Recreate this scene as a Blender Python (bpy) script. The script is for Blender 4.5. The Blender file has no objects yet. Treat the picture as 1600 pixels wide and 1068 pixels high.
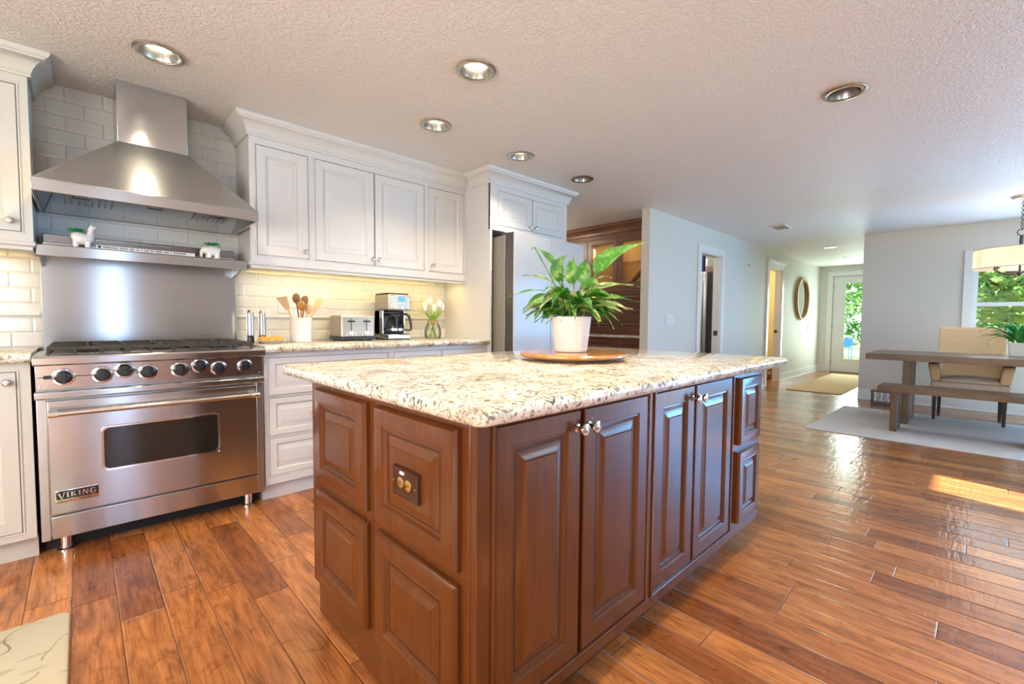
import bpy, bmesh, math, random
from mathutils import Vector, Matrix
PI = math.pi
sc = bpy.context.scene
COL = sc.collection
R = random.Random(7)

# ------------------------------------------------------------------ camera
F_PX, YAW, PITCH, ROLL, CAM_H = 703.36, 46.209, 2.69, 0.4223, 1.0889
ya, pi_, ro = math.radians(YAW), math.radians(PITCH), math.radians(ROLL)
FW = Vector((math.cos(ya)*math.cos(pi_), math.sin(ya)*math.cos(pi_), -math.sin(pi_)))
r0 = Vector((math.sin(ya), -math.cos(ya), 0)); u0 = r0.cross(FW)
RT = r0*math.cos(ro) + u0*math.sin(ro); UP = -r0*math.sin(ro) + u0*math.cos(ro)
CAM = Vector((0, 0, CAM_H))
cd = bpy.data.cameras.new('camera'); cam = bpy.data.objects.new('camera', cd); COL.objects.link(cam)
cd.sensor_width = 36; cd.sensor_fit = 'HORIZONTAL'; cd.lens = F_PX/1600*36; cd.clip_start = .02; cd.clip_end = 300
cam.matrix_world = Matrix(((RT.x, UP.x, -FW.x, CAM.x), (RT.y, UP.y, -FW.y, CAM.y), (RT.z, UP.z, -FW.z, CAM.z), (0, 0, 0, 1)))
sc.camera = cam

# ------------------------------------------------------------------ view + world + sun + windows
sc.view_settings.view_transform = 'Standard'; sc.view_settings.look = 'None'
sc.view_settings.exposure = 0.25; sc.view_settings.gamma = 1.0; sc.view_settings.use_curve_mapping = False
sc.cycles.use_denoising = True
sc.cycles.max_bounces = 10; sc.cycles.diffuse_bounces = 5; sc.cycles.glossy_bounces = 5
sc.cycles.transmission_bounces = 8; sc.cycles.transparent_max_bounces = 8
sc.cycles.caustics_reflective = False; sc.cycles.caustics_refractive = False
sc.cycles.sample_clamp_indirect = 6
w = bpy.data.worlds.new('sky'); sc.world = w; w.use_nodes = True
bg = w.node_tree.nodes['Background']; bg.inputs[0].default_value = (.70, .85, 1, 1); bg.inputs[1].default_value = 4.0

def add_light(name, kind, loc, energy, color, aim=None, size=None, size_y=None, parent=None, **kw):
    l = bpy.data.lights.new(name, kind); l.energy = energy; l.color = color
    if kind == 'AREA':
        l.shape = 'RECTANGLE' if size_y else 'DISK'; l.size = size
        if size_y: l.size_y = size_y
    for k, v in kw.items(): setattr(l, k, v)
    o = bpy.data.objects.new(name, l); COL.objects.link(o)
    o.location = loc
    if aim is not None: o.rotation_euler = Vector(aim).to_track_quat('-Z', 'Y').to_euler()
    if parent is not None:
        o.location = Vector(loc) - parent.location; o.parent = parent
    return o

SKYC = (.62, .80, 1.0)
add_light('sun_light', 'SUN', (4, -8, 8), 30.0, (1, .95, .88), aim=(.17, .80, -.428), angle=.008)
# daylight entering at each window / glazed door of the rooms
add_light('daylight_kitchen_window', 'AREA', (-1.3, -3.58, 1.45), 38, (.80, .88, 1), aim=(0, 1, -.05), size=1.1, size_y=1.2)
add_light('daylight_sidelight', 'AREA', (.42, -3.58, 1.15), 7, (.36, .55, 1), aim=(0, 1, 0), size=.24, size_y=1.9)
add_light('daylight_side_window', 'AREA', (5.7, -3.58, 1.0), 26, (.60, .85, 1), aim=(0, 1, .1), size=2.3, size_y=1.0)
add_light('daylight_garden_door', 'AREA', (8.08, -2.2, 1.1), 275, (.09, .46, 1), aim=(-1, 0, 0), size=2.2, size_y=2.0)
add_light('daylight_dining_window', 'AREA', (8.08, -.42, 1.45), 9, (.75, .9, 1), aim=(-1, 0, -.1), size=1.0, size_y=1.0)
add_light('daylight_entry_door', 'AREA', (12.02, 1.85, 1.15), 28, (.80, 1, .90), aim=(-1, .1, 0), size=.44, size_y=1.6)
add_light('daylight_back_window', 'AREA', (-2.18, .6, 1.5), 80, (1, .84, .64), aim=(1, 0, 0), size=2.4, size_y=1.3)
add_light('pantry_fill', 'POINT', (6.6, 3.6, 2.1), 40, (1, .95, .9), shadow_soft_size=.1)  # unseen point light added to brighten the pantry, no fixture
add_light('side_room_fill', 'POINT', (9.3, 3.7, 2.0), 34, (1, .80, .45), shadow_soft_size=.1)  # added the same way for the room behind the second doorway, unseen
add_light('passage_lamp', 'POINT', (4.2, 4.3, 2.15), 16, (1, .86, .66), shadow_soft_size=.1)

# ------------------------------------------------------------------ materials
def nmat(name):
    m = bpy.data.materials.new(name); m.use_nodes = True
    nt = m.node_tree; b = nt.nodes['Principled BSDF']
    return m, nt, b
def col4(c): return (c[0], c[1], c[2], 1)
def M(name, c, rough=.5, metal=0, spec=.5, coat=0, emit=None, estr=0, noise=0, nscale=8, bump=0, bscale=60, bstretch=(1, 1, 1), trans=0, ior=1.45, coatr=.05):
    m, nt, b = nmat(name)
    b.inputs['Base Color'].default_value = col4(c); b.inputs['Roughness'].default_value = rough
    b.inputs['Metallic'].default_value = metal; b.inputs['Specular IOR Level'].default_value = spec
    b.inputs['Coat Weight'].default_value = coat; b.inputs['Coat Roughness'].default_value = coatr
    b.inputs['Transmission Weight'].default_value = trans; b.inputs['IOR'].default_value = ior
    if emit: b.inputs['Emission Color'].default_value = col4(emit); b.inputs['Emission Strength'].default_value = estr
    tc = nt.nodes.new('ShaderNodeTexCoord')
    if noise:
        n = nt.nodes.new('ShaderNodeTexNoise'); n.inputs['Scale'].default_value = nscale; n.inputs['Detail'].default_value = 4
        nt.links.new(tc.outputs['Object'], n.inputs['Vector'])
        mx = nt.nodes.new('ShaderNodeMix'); mx.data_type = 'RGBA'
        mx.inputs[6].default_value = col4([x*(1-noise) for x in c]); mx.inputs[7].default_value = col4([min(1, x*(1+noise)) for x in c])
        nt.links.new(n.outputs['Fac'], mx.inputs[0]); nt.links.new(mx.outputs[2], b.inputs['Base Color'])
    if bump:
        mp = nt.nodes.new('ShaderNodeMapping'); mp.inputs['Scale'].default_value = bstretch
        nt.links.new(tc.outputs['Object'], mp.inputs['Vector'])
        n = nt.nodes.new('ShaderNodeTexNoise'); n.inputs['Scale'].default_value = bscale; n.inputs['Detail'].default_value = 3
        nt.links.new(mp.outputs[0], n.inputs['Vector'])
        bp = nt.nodes.new('ShaderNodeBump'); bp.inputs['Strength'].default_value = bump; bp.inputs['Distance'].default_value = .01
        nt.links.new(n.outputs['Fac'], bp.inputs['Height']); nt.links.new(bp.outputs[0], b.inputs['Normal'])
    return m

class NT:
    """small helper to write node maths"""
    def __init__(s, nt): s.nt = nt
    def new(s, t, **kw):
        n = s.nt.nodes.new(t)
        for k, v in kw.items(): setattr(n, k, v)
        return n
    def link(s, a, b): s.nt.links.new(a, b)
    def val(s, sock, v):
        if isinstance(v, (int, float)): sock.default_value = v
        else: s.link(v, sock)
    def m(s, op, a, b=0.0, c=0.0):
        n = s.new('ShaderNodeMath', operation=op)
        s.val(n.inputs[0], a); s.val(n.inputs[1], b); s.val(n.inputs[2], c)
        return n.outputs[0]
    def mix(s, f, a, b):
        n = s.new('ShaderNodeMix', data_type='RGBA'); s.val(n.inputs[0], f)
        for sock, v in ((n.inputs[6], a), (n.inputs[7], b)):
            if isinstance(v, tuple): sock.default_value = col4(v)
            else: s.link(v, sock)
        return n.outputs[2]
    def ramp(s, f, stops):
        n = s.new('ShaderNodeValToRGB'); s.link(f, n.inputs[0]); e = n.color_ramp.elements
        while len(e) < len(stops): e.new(.5)
        for el, (p, c) in zip(e, stops): el.position = p; el.color = col4(c)
        return n.outputs[0]
    def noise(s, vec, scale, detail=3, rough=.5, dist=0):
        n = s.new('ShaderNodeTexNoise'); n.inputs['Scale'].default_value = scale; n.inputs['Detail'].default_value = detail
        n.inputs['Roughness'].default_value = rough; n.inputs['Distortion'].default_value = dist
        if vec is not None: s.link(vec, n.inputs['Vector'])
        return n.outputs['Fac']
    def mapping(s, vec, scale=(1, 1, 1), loc=(0, 0, 0), rot=(0, 0, 0)):
        n = s.new('ShaderNodeMapping'); n.inputs['Scale'].default_value = scale; n.inputs['Location'].default_value = loc; n.inputs['Rotation'].default_value = rot
        s.link(vec, n.inputs['Vector']); return n.outputs[0]
    def bump(s, h, strength, dist=.01, normal=None):
        n = s.new('ShaderNodeBump'); n.inputs['Strength'].default_value = strength; n.inputs['Distance'].default_value = dist
        s.link(h, n.inputs['Height'])
        if normal is not None: s.link(normal, n.inputs['Normal'])
        return n.outputs[0]
    def objco(s): return s.new('ShaderNodeTexCoord').outputs['Object']
    def wpos(s): return s.new('ShaderNodeNewGeometry').outputs['Position']

def mat_floor():
    m, nt, b = nmat('hand_scraped_wood'); g = NT(nt)
    pos = g.wpos(); sp = g.new('ShaderNodeSeparateXYZ'); g.link(pos, sp.inputs[0])
    X, Y = sp.outputs[0], sp.outputs[1]
    W = .1273
    rx = g.m('DIVIDE', g.m('ADD', X, .0515+10*W), W); row = g.m('FLOOR', rx); fx = g.m('FRACT', rx)
    wn = g.new('ShaderNodeTexWhiteNoise', noise_dimensions='1D'); g.link(row, wn.inputs['W'])
    ry = g.m('DIVIDE', g.m('ADD', Y, g.m('MULTIPLY', wn.outputs['Value'], 9.7)), .82)
    idx = g.m('FLOOR', ry); fy = g.m('FRACT', ry)
    cv = g.new('ShaderNodeCombineXYZ'); g.link(row, cv.inputs[0]); g.link(idx, cv.inputs[1])
    w2 = g.new('ShaderNodeTexWhiteNoise', noise_dimensions='3D'); g.link(cv.outputs[0], w2.inputs['Vector'])
    rnd = w2.outputs['Value']
    # seams
    ex = g.m('MULTIPLY', g.m('MINIMUM', fx, g.m('SUBTRACT', 1, fx)), W)
    ey = g.m('MULTIPLY', g.m('MINIMUM', fy, g.m('SUBTRACT', 1, fy)), .82)
    e = g.m('MINIMUM', ex, ey)
    mr = g.new('ShaderNodeMapRange'); mr.inputs[1].default_value = 0; mr.inputs[2].default_value = .0042; g.link(e, mr.inputs[0])
    mr.interpolation_type = 'SMOOTHSTEP'; seam = mr.outputs[0]
    mr2 = g.new('ShaderNodeMapRange'); mr2.inputs[1].default_value = .0006; mr2.inputs[2].default_value = .0022; g.link(e, mr2.inputs[0]); seamc = mr2.outputs[0]
    # grain
    off = g.new('ShaderNodeVectorMath', operation='MULTIPLY_ADD')
    g.link(w2.outputs['Color'], off.inputs[0]); off.inputs[1].default_value = (7, 31, 3); g.link(pos, off.inputs[2])
    gv = g.mapping(off.outputs[0], (10, 1.6, 1))
    n1 = g.noise(gv, 2.0, 5, .62, 1.2)
    n2 = g.noise(g.mapping(off.outputs[0], (60, 3.2, 1)), 2.4, 4, .62, .5)
    n3 = g.noise(off.outputs[0], 9, 3, .6, 1.8)
    base = g.ramp(rnd, [(0, (.27, .088, .026)), (.25, (.37, .132, .038)), (.5, (.46, .176, .053)), (.75, (.55, .222, .070)), (1, (.38, .134, .038))])
    dk = g.ramp(n1, [(.28, (.34, .28, .24)), (.48, (.82, .80, .78)), (.68, (1.22, 1.2, 1.16))])
    c1 = g.new('ShaderNodeMix', data_type='RGBA', blend_type='MULTIPLY'); c1.inputs[0].default_value = .85; g.link(base, c1.inputs[6]); g.link(dk, c1.inputs[7])
    st = g.ramp(n2, [(.36, (.50, .42, .36)), (.50, (1, 1, 1)), (.66, (1.12, 1.1, 1.05))])
    c2 = g.new('ShaderNodeMix', data_type='RGBA', blend_type='MULTIPLY'); c2.inputs[0].default_value = .6; g.link(c1.outputs[2], c2.inputs[6]); g.link(st, c2.inputs[7])
    kn = g.ramp(n3, [(.60, (1, 1, 1)), (.68, (.52, .42, .36)), (.74, (.95, .95, .95))])
    c3 = g.new('ShaderNodeMix', data_type='RGBA', blend_type='MULTIPLY'); c3.inputs[0].default_value = .55; g.link(c2.outputs[2], c3.inputs[6]); g.link(kn, c3.inputs[7])
    fin = g.mix(seamc, (.13, .045, .014), c3.outputs[2])
    g.link(fin, b.inputs['Base Color'])
    # scraped bump: shallow cross ripples + lengthwise hollows
    rip = g.noise(g.mapping(off.outputs[0], (4, 26, 1)), 1.5, 1.5, .5, .8)
    hol = g.noise(g.mapping(off.outputs[0], (26, 1.2, 1)), 1.2, 2)
    h = g.m('ADD', g.m('MULTIPLY', rip, .62), g.m('MULTIPLY', hol, .36))
    h2 = g.m('ADD', h, g.m('MULTIPLY', seam, .55))
    g.link(g.bump(h2, .52, .005), b.inputs['Normal'])
    g.link(g.m('ADD', g.m('MULTIPLY', n2, .14), .15), b.inputs['Roughness'])
    b.inputs['Specular IOR Level'].default_value = .62
    return m

def mat_granite():
    m, nt, b = nmat('speckled_granite'); g = NT(nt); pos = g.wpos()
    big = g.noise(pos, 6.5, 4, .6, .8)
    base = g.ramp(big, [(.30, (.40, .34, .26)), (.42, (.65, .58, .45)), (.53, (.80, .78, .71)), (.64, (.72, .66, .53)), (.76, (.43, .37, .29))])
    v = g.noise(g.mapping(pos, (1, 1.6, 1.3), rot=(.3, 0, .6)), 34, 6, .70, 1.9)
    sp = g.ramp(v, [(.365, (.05, .048, .055)), (.43, (.27, .25, .25)), (.475, (1, 1, 1))])
    dens = g.ramp(g.noise(pos, 3.2, 3), [(.40, (1, 1, 1)), (.70, (.70, .70, .70))])
    c = g.new('ShaderNodeMix', data_type='RGBA', blend_type='MULTIPLY'); g.link(dens, c.inputs[0]); g.link(base, c.inputs[6]); g.link(sp, c.inputs[7])
    v2 = g.noise(g.mapping(pos, rot=(0, .5, 1.2)), 105, 4, .65, 1.0)
    sp2 = g.ramp(v2, [(.34, (.30, .25, .22)), (.44, (1, 1, 1)), (.64, (1, 1, 1)), (.70, (1.05, .93, .74))])
    c2 = g.new('ShaderNodeMix', data_type='RGBA', blend_type='MULTIPLY'); c2.inputs[0].default_value = .85; g.link(c.outputs[2], c2.inputs[6]); g.link(sp2, c2.inputs[7])
    g.link(c2.outputs[2], b.inputs['Base Color'])
    b.inputs['Roughness'].default_value = .06; b.inputs['Specular IOR Level'].default_value = .65
    return m

def mat_steel(name='brushed_steel', c=(.56, .585, .60), rough=.19, axis='x', bs=.10):
    m, nt, b = nmat(name); g = NT(nt); pos = g.wpos()
    s = {'x': (1.0, 90, 420), 'z': (420, 420, 1.0)}[axis]
    n = g.noise(g.mapping(pos, s), 1.0, 2)
    g.link(g.mix(n, tuple(x*.93 for x in c), tuple(min(1, x*1.06) for x in c)), b.inputs['Base Color'])
    b.inputs['Metallic'].default_value = 1; b.inputs['Roughness'].default_value = rough
    b.inputs['Anisotropic'].default_value = .86
    t = g.new('ShaderNodeCombineXYZ'); t.inputs[0].default_value = 0; t.inputs[1].default_value = .25; t.inputs[2].default_value = 1
    g.link(t.outputs[0], b.inputs['Tangent'])
    return m

def mat_tile():
    m, nt, b = nmat('white_subway_tile'); g = NT(nt); pos = g.wpos()
    sp = g.new('ShaderNodeSeparateXYZ'); g.link(pos, sp.inputs[0])
    cv = g.new('ShaderNodeCombineXYZ'); g.link(g.m('ADD', sp.outputs[0], .027), cv.inputs[0]); g.link(g.m('ADD', sp.outputs[2], -.930+.0788*12), cv.inputs[1])
    br = g.new('ShaderNodeTexBrick'); g.link(cv.outputs[0], br.inputs['Vector'])
    br.inputs['Scale'].default_value = 1; br.inputs['Brick Width'].default_value = .155; br.inputs['Row Height'].default_value = .0788
    br.inputs['Mortar Size'].default_value = .009; br.inputs['Mortar Smooth'].default_value = 1.0; br.offset = .5
    br2 = g.new('ShaderNodeTexBrick'); g.link(cv.outputs[0], br2.inputs['Vector'])
    br2.inputs['Scale'].default_value = 1; br2.inputs['Brick Width'].default_value = .155; br2.inputs['Row Height'].default_value = .0788
    br2.inputs['Mortar Size'].default_value = .0014; br2.inputs['Mortar Smooth'].default_value = .1; br2.offset = .5
    g.link(g.mix(br2.outputs['Fac'], (.70, .70, .69), (.60, .59, .57)), b.inputs['Base Color'])
    b.inputs['Roughness'].default_value = .12
    inv = g.m('SUBTRACT', 1, br.outputs['Fac'])
    g.link(g.bump(inv, .7, .004), b.inputs['Normal'])
    return m

def mat_ceiling():
    m, nt, b = nmat('knockdown_plaster'); g = NT(nt); pos = g.wpos()
    n = g.noise(pos, 55, 3, .55, .7)
    h = g.ramp(n, [(.42, (0, 0, 0)), (.58, (1, 1, 1))])
    b.inputs['Base Color'].default_value = (.83, .835, .825, 1); b.inputs['Roughness'].default_value = .55
    b.inputs['Specular IOR Level'].default_value = .35
    g.link(g.bump(h, .55, .006), b.inputs['Normal'])
    return m

def mat_wood(name, stops, scale=(3, 3, 30), rough=.35, coat=0, axis='z', dist=1.5, spec=.5, specks=0):
    m, nt, b = nmat(name); g = NT(nt); pos = g.wpos()
    s = {'z': (14, 14, 1.1), 'x': (1.1, 14, 14), 'y': (14, 1.1, 14)}[axis]
    n = g.noise(g.mapping(pos, s), 2.2, 4, .6, dist)
    big = g.noise(pos, 2.6, 2)
    f = g.m('ADD', g.m('MULTIPLY', n, .45), g.m('MULTIPLY', big, .55))
    c = g.ramp(f, stops)
    if specks:
        v = g.new('ShaderNodeTexVoronoi'); v.inputs['Scale'].default_value = 17; g.link(pos, v.inputs['Vector'])
        wn = g.new('ShaderNodeTexWhiteNoise', noise_dimensions='3D'); g.link(v.outputs['Position'], wn.inputs['Vector'])
        k = g.m('MULTIPLY', g.m('LESS_THAN', v.outputs['Distance'], .036), g.m('GREATER_THAN', wn.outputs['Value'], .80))
        c = g.mix(g.m('MULTIPLY', k, specks), c, (.60, .45, .34))
    g.link(c, b.inputs['Base Color'])
    b.inputs['Roughness'].default_value = rough; b.inputs['Coat Weight'].default_value = coat; b.inputs['Coat Roughness'].default_value = .12
    b.inputs['Specular IOR Level'].default_value = spec
    g.link(g.bump(n, .03, .003), b.inputs['Normal'])
    return m

def mat_leaf(name, a, bcol, c, scale=14):
    m, nt, b = nmat(name); g = NT(nt); pos = g.wpos()
    n = g.noise(pos, scale, 3, .6, .5)
    g.link(g.ramp(n, [(.30, a), (.52, bcol), (.70, c)]), b.inputs['Base Color'])
    b.inputs['Roughness'].default_value = .38
    tr = g.new('ShaderNodeBsdfTranslucent'); g.link(g.ramp(n, [(.30, a), (.52, bcol), (.70, c)]), tr.inputs[0])
    mix = g.new('ShaderNodeMixShader'); mix.inputs[0].default_value = .22
    out = nt.nodes['Material Output']; g.link(b.outputs[0], mix.inputs[1]); g.link(tr.outputs[0], mix.inputs[2]); g.link(mix.outputs[0], out.inputs[0])
    return m

def mat_glass(name, tint=(1, 1, 1), refl=.12):
    m, nt, b = nmat(name); g = NT(nt); nt.nodes.remove(b)
    t = g.new('ShaderNodeBsdfTransparent'); t.inputs[0].default_value = col4(tint)
    gl = g.new('ShaderNodeBsdfGlossy'); gl.inputs['Roughness'].default_value = .03
    lw = g.new('ShaderNodeLayerWeight'); lw.inputs[0].default_value = .25
    mx = g.new('ShaderNodeMixShader'); g.link(g.m('MULTIPLY', lw.outputs['Fresnel'], refl), mx.inputs[0])
    g.link(t.outputs[0], mx.inputs[1]); g.link(gl.outputs[0], mx.inputs[2]); g.link(mx.outputs[0], nt.nodes['Material Output'].inputs[0])
    return m

def mat_shade():
    m, nt, b = nmat('linen_shade'); g = NT(nt); pos = g.wpos(); nt.nodes.remove(b)
    n = g.noise(g.mapping(pos, (60, 60, 8)), 2, 2)
    d = g.new('ShaderNodeBsdfDiffuse'); g.link(g.mix(n, (.80, .56, .36), (.88, .66, .46)), d.inputs[0])
    t = g.new('ShaderNodeBsdfTranslucent'); t.inputs[0].default_value = (.95, .72, .46, 1)
    mx = g.new('ShaderNodeMixShader'); mx.inputs[0].default_value = .55
    g.link(d.outputs[0], mx.inputs[1]); g.link(t.outputs[0], mx.inputs[2]); g.link(mx.outputs[0], nt.nodes['Material Output'].inputs[0])
    return m

def mat_mat():
    m, nt, b = nmat('leaf_print_vinyl'); g = NT(nt); pos = g.wpos()
    # pale leaf blades: a field of stretched cells, and thin twig lines
    v = g.new('ShaderNodeTexVoronoi'); v.inputs['Scale'].default_value = 1; v.feature = 'F1'
    g.link(g.mapping(pos, (7, 26, 1), rot=(0, 0, .75)), v.inputs['Vector'])
    leaf = g.ramp(v.outputs['Distance'], [(.30, (1, 1, 1)), (.42, (0, 0, 0))])
    sel = g.new('ShaderNodeTexWhiteNoise', noise_dimensions='3D'); g.link(v.outputs['Position'], sel.inputs['Vector'])
    lm = g.m('MULTIPLY', leaf, g.m('GREATER_THAN', sel.outputs['Value'], .35))
    lc = g.ramp(sel.outputs['Value'], [(.35, (.33, .33, .21)), (.7, (.42, .39, .28)), (.92, (.45, .28, .11))])
    dn = g.noise(pos, 3.0, 2); sp_ = g.new('ShaderNodeSeparateXYZ'); g.link(pos, sp_.inputs[0])
    ln = g.m('ADD', g.m('ADD', g.m('MULTIPLY', sp_.outputs[0], 4.2), g.m('MULTIPLY', sp_.outputs[1], -5.1)), g.m('MULTIPLY', dn, 2.6))
    fr = g.m('ABSOLUTE', g.m('SUBTRACT', g.m('FRACT', ln), .5)); gap = g.noise(pos, 5.5, 1)
    tw = g.m('MULTIPLY', g.m('LESS_THAN', fr, .018), g.m('GREATER_THAN', gap, .42))
    c = g.mix(g.m('MULTIPLY', lm, .8), (.60, .55, .41), lc)
    c = g.mix(g.m('MULTIPLY', tw, .8), c, (.20, .14, .06))
    g.link(c, b.inputs['Base Color']); b.inputs['Roughness'].default_value = .4
    return m

MT = {}
MT['floor'] = mat_floor(); MT['granite'] = mat_granite(); MT['tile'] = mat_tile(); MT['ceiling'] = mat_ceiling()
MT['steel'] = mat_steel(); MT['steel_dark'] = mat_steel('dim_brushed_steel', (.34, .33, .33), .32)
MT['steel_soft'] = mat_steel('soft_brushed_steel', (.50, .47, .43), .36)
MT['steel_v'] = mat_steel('upright_brushed_steel', (.56, .55, .54), .26, 'z')
MT['chrome'] = M('chrome', (.78, .77, .76), .10, 1)
MT['reflector'] = M('brushed_reflector', (.34, .335, .33), .30, 1)
MT['nickel'] = M('satin_nickel', (.60, .56, .50), .24, 1)
MT['bronze'] = M('dark_bronze', (.10, .08, .065), .38, .8)
MT['black'] = M('black_plastic', (.014, .014, .016), .28)
MT['iron'] = M('cast_iron', (.045, .040, .034), .48, .3, noise=.3, nscale=30, bump=.2, bscale=120)
MT['white'] = M('white_cabinet_paint', (.63, .63, .635), .32, noise=.02, nscale=3)
MT['cream'] = M('warm_white_cabinet_paint', (.62, .615, .57), .32, noise=.02, nscale=3)
MT['trim'] = M('white_trim_paint', (.70, .71, .72), .30, noise=.015, nscale=3)
MT['wall'] = M('pale_grey_wall_paint', (.625, .615, .575), .55, noise=.02, nscale=1.2, bump=.05, bscale=90)
MT['wallw'] = M('yellow_wall_paint', (.80, .66, .36), .6, noise=.03, nscale=2)
MT['dark'] = M('black_and_shade', (.012, .012, .013), .6)  # black of plates and housings, also the shade painted behind the vent
CH = [(.25, (.080, .0215, .0046)), (.45, (.104, .029, .0060)), (.62, (.128, .039, .0078)), (.8, (.165, .053, .0108))]
MT['cherry'] = mat_wood('dark_cherry_wood', CH, rough=.22, coat=.0, spec=.5, specks=.8)
MT['cherrygroove'] = M('dark_groove', (.022, .010, .007), .4); MT['pewter'] = M('pewter_groove', (.46, .455, .46), .4)  # darker tones for the narrow groove ring of the door panels
MT['hutchw'] = mat_wood('red_brown_wood', [(.25, (.085, .030, .016)), (.5, (.135, .052, .026)), (.8, (.19, .08, .042))], rough=.35, axis='y')
MT['table'] = mat_wood('weathered_brown_wood', [(.25, (.065, .038, .021)), (.48, (.150, .092, .053)), (.75, (.24, .155, .095))], rough=.33, axis='y')
MT['tray'] = mat_wood('acacia_wood', [(.25, (.16, .055, .012)), (.45, (.38, .16, .04)), (.6, (.55, .27, .075)), (.8, (.30, .12, .03))], rough=.22, coat=.3, axis='x', dist=2.4)
MT['beech'] = mat_wood('pale_beech_wood', [(.25, (.46, .30, .15)), (.5, (.60, .42, .24)), (.8, (.72, .54, .34))], rough=.5)
MT['walnut'] = mat_wood('walnut_wood', [(.25, (.09, .05, .025)), (.5, (.18, .10, .05)), (.8, (.26, .16, .09))], rough=.5)
MT['bamboo'] = mat_wood('honey_bamboo', [(.25, (.30, .15, .04)), (.5, (.44, .25, .075)), (.8, (.55, .34, .13))], rough=.4)
MT['glass'] = mat_glass('clear_glass', (1, 1, 1), .12); MT['amberglass'] = mat_glass('cabinet_glass', (.97, .93, .86), .5)
MT['ovenglass'] = M('oven_glass', (.018, .016, .013), .08, 0, .6, noise=.5, nscale=4)
MT['icewhite'] = M('fridge_white_glass', (.50, .53, .57), .12, 0, .18)
MT['fridgeside'] = M('fridge_side_grey', (.30, .285, .265), .38, .5, noise=.03)
MT['fridgeedge'] = M('fridge_door_edge', (.13, .125, .125), .3, .8)
MT['ceramic'] = M('white_ceramic', (.80, .79, .76), .14, noise=.02)
MT['pot'] = M('white_pot_glaze', (.80, .76, .72), .35, noise=.06, nscale=9, bump=.25, bscale=14, bstretch=(1, 1, 9))
MT['soil'] = M('potting_soil', (.055, .034, .022), .9, noise=.5, nscale=60, bump=.6, bscale=70)
MT['lily'] = mat_leaf('lily_leaf', (.018, .11, .012), (.060, .235, .022), (.32, .44, .15), 24)
MT['lilypale'] = mat_leaf('pale_lily_leaf', (.10, .22, .05), (.30, .40, .15), (.62, .56, .34), 26)
MT['fern'] = mat_leaf('bright_green_leaf', (.02, .20, .03), (.05, .40, .07), (.18, .60, .15), 14)
MT['succ'] = M('jade_succulent', (.03, .36, .10), .3, noise=.3, nscale=30)
MT['tulip'] = M('white_petal', (.88, .87, .80), .45, noise=.04)
MT['tulipleaf'] = mat_leaf('tulip_leaf', (.12, .30, .03), (.25, .48, .06), (.40, .60, .14), 30)
MT['twine'] = M('jute_twine', (.55, .40, .22), .8, bump=.4, bscale=200)
MT['pastry'] = M('golden_pastry', (.78, .42, .07), .5, noise=.35, nscale=30, bump=.4, bscale=60)
MT['paper'] = M('white_paper', (.82, .82, .80), .6)
MT['ink'] = M('black_ink', (.02, .02, .02), .6)
MT['bulb'] = M('lit_bulb', (1, .95, .85), .3, emit=(1, .86, .60), estr=16)
MT['candle'] = M('frosted_candle_bulb', (1, .9, .75), .4, emit=(1, .78, .48), estr=2.2)
MT['bulb_hall'] = M('lit_hall_lens', (1, 1, 1), .3, emit=(1, .97, .90), estr=3)
MT['bulboff'] = M('unlit_bulb', (.72, .72, .72), .2)
MT['lcd'] = M('blue_display', (.05, .2, .5), .2, emit=(.10, .42, .95), estr=.55)
MT['rug'] = M('cream_wool_rug', (.66, .61, .56), .95, noise=.12, nscale=7, bump=.5, bscale=150)
MT['jute'] = M('tan_jute_runner', (.72, .53, .30), .95, noise=.08, nscale=4, bump=.6, bscale=220, bstretch=(1, 4, 1))
MT['linen'] = M('beige_linen', (.74, .53, .30), .85, noise=.06, nscale=20, bump=.25, bscale=260)
MT['linenlt'] = M('oatmeal_linen', (.62, .54, .45), .85, noise=.06, nscale=20, bump=.25, bscale=260)
MT['legwood'] = M('black_brown_leg', (.030, .024, .024), .3)
MT['shade'] = mat_shade()
MT['mat'] = mat_mat()
MT['mirror'] = M('mirror_glass', (.85, .88, .87), .02, 1)
MT['lawn'] = M('lawn', (.20, .30, .10), .9, noise=.4, nscale=3)
MT['tree'] = mat_leaf('tree_leaf', (.05, .16, .03), (.16, .34, .08), (.40, .55, .22), 1.5)
MT['bark'] = M('bark', (.16, .12, .09), .9, noise=.4, nscale=12, bump=.6, bscale=20)
MT['navy'] = M('navy_cloth', (.012, .018, .07), .7, noise=.2, nscale=20)
MT['box'] = M('striped_carton', (.55, .40, .30), .7, noise=.3, nscale=15)
MT['coffee'] = mat_glass('carafe_glass', (.62, .60, .58), .9)
MT['jar'] = mat_glass('jar_glass', (.97, .985, .96), .8)
MT['drip'] = M('smoked_plastic', (.03, .03, .035), .15)
MT['brass'] = M('brass', (.65, .45, .16), .25, 1)
MT['brownplate'] = M('brown_outlet_plate', (.050, .017, .008), .25, noise=.2, nscale=10)
MT['concrete'] = M('patio_concrete', (.55, .55, .53), .8, noise=.1)
MT['siding'] = M('exterior_siding', (.62, .62, .60), .7, noise=.04)

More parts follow.
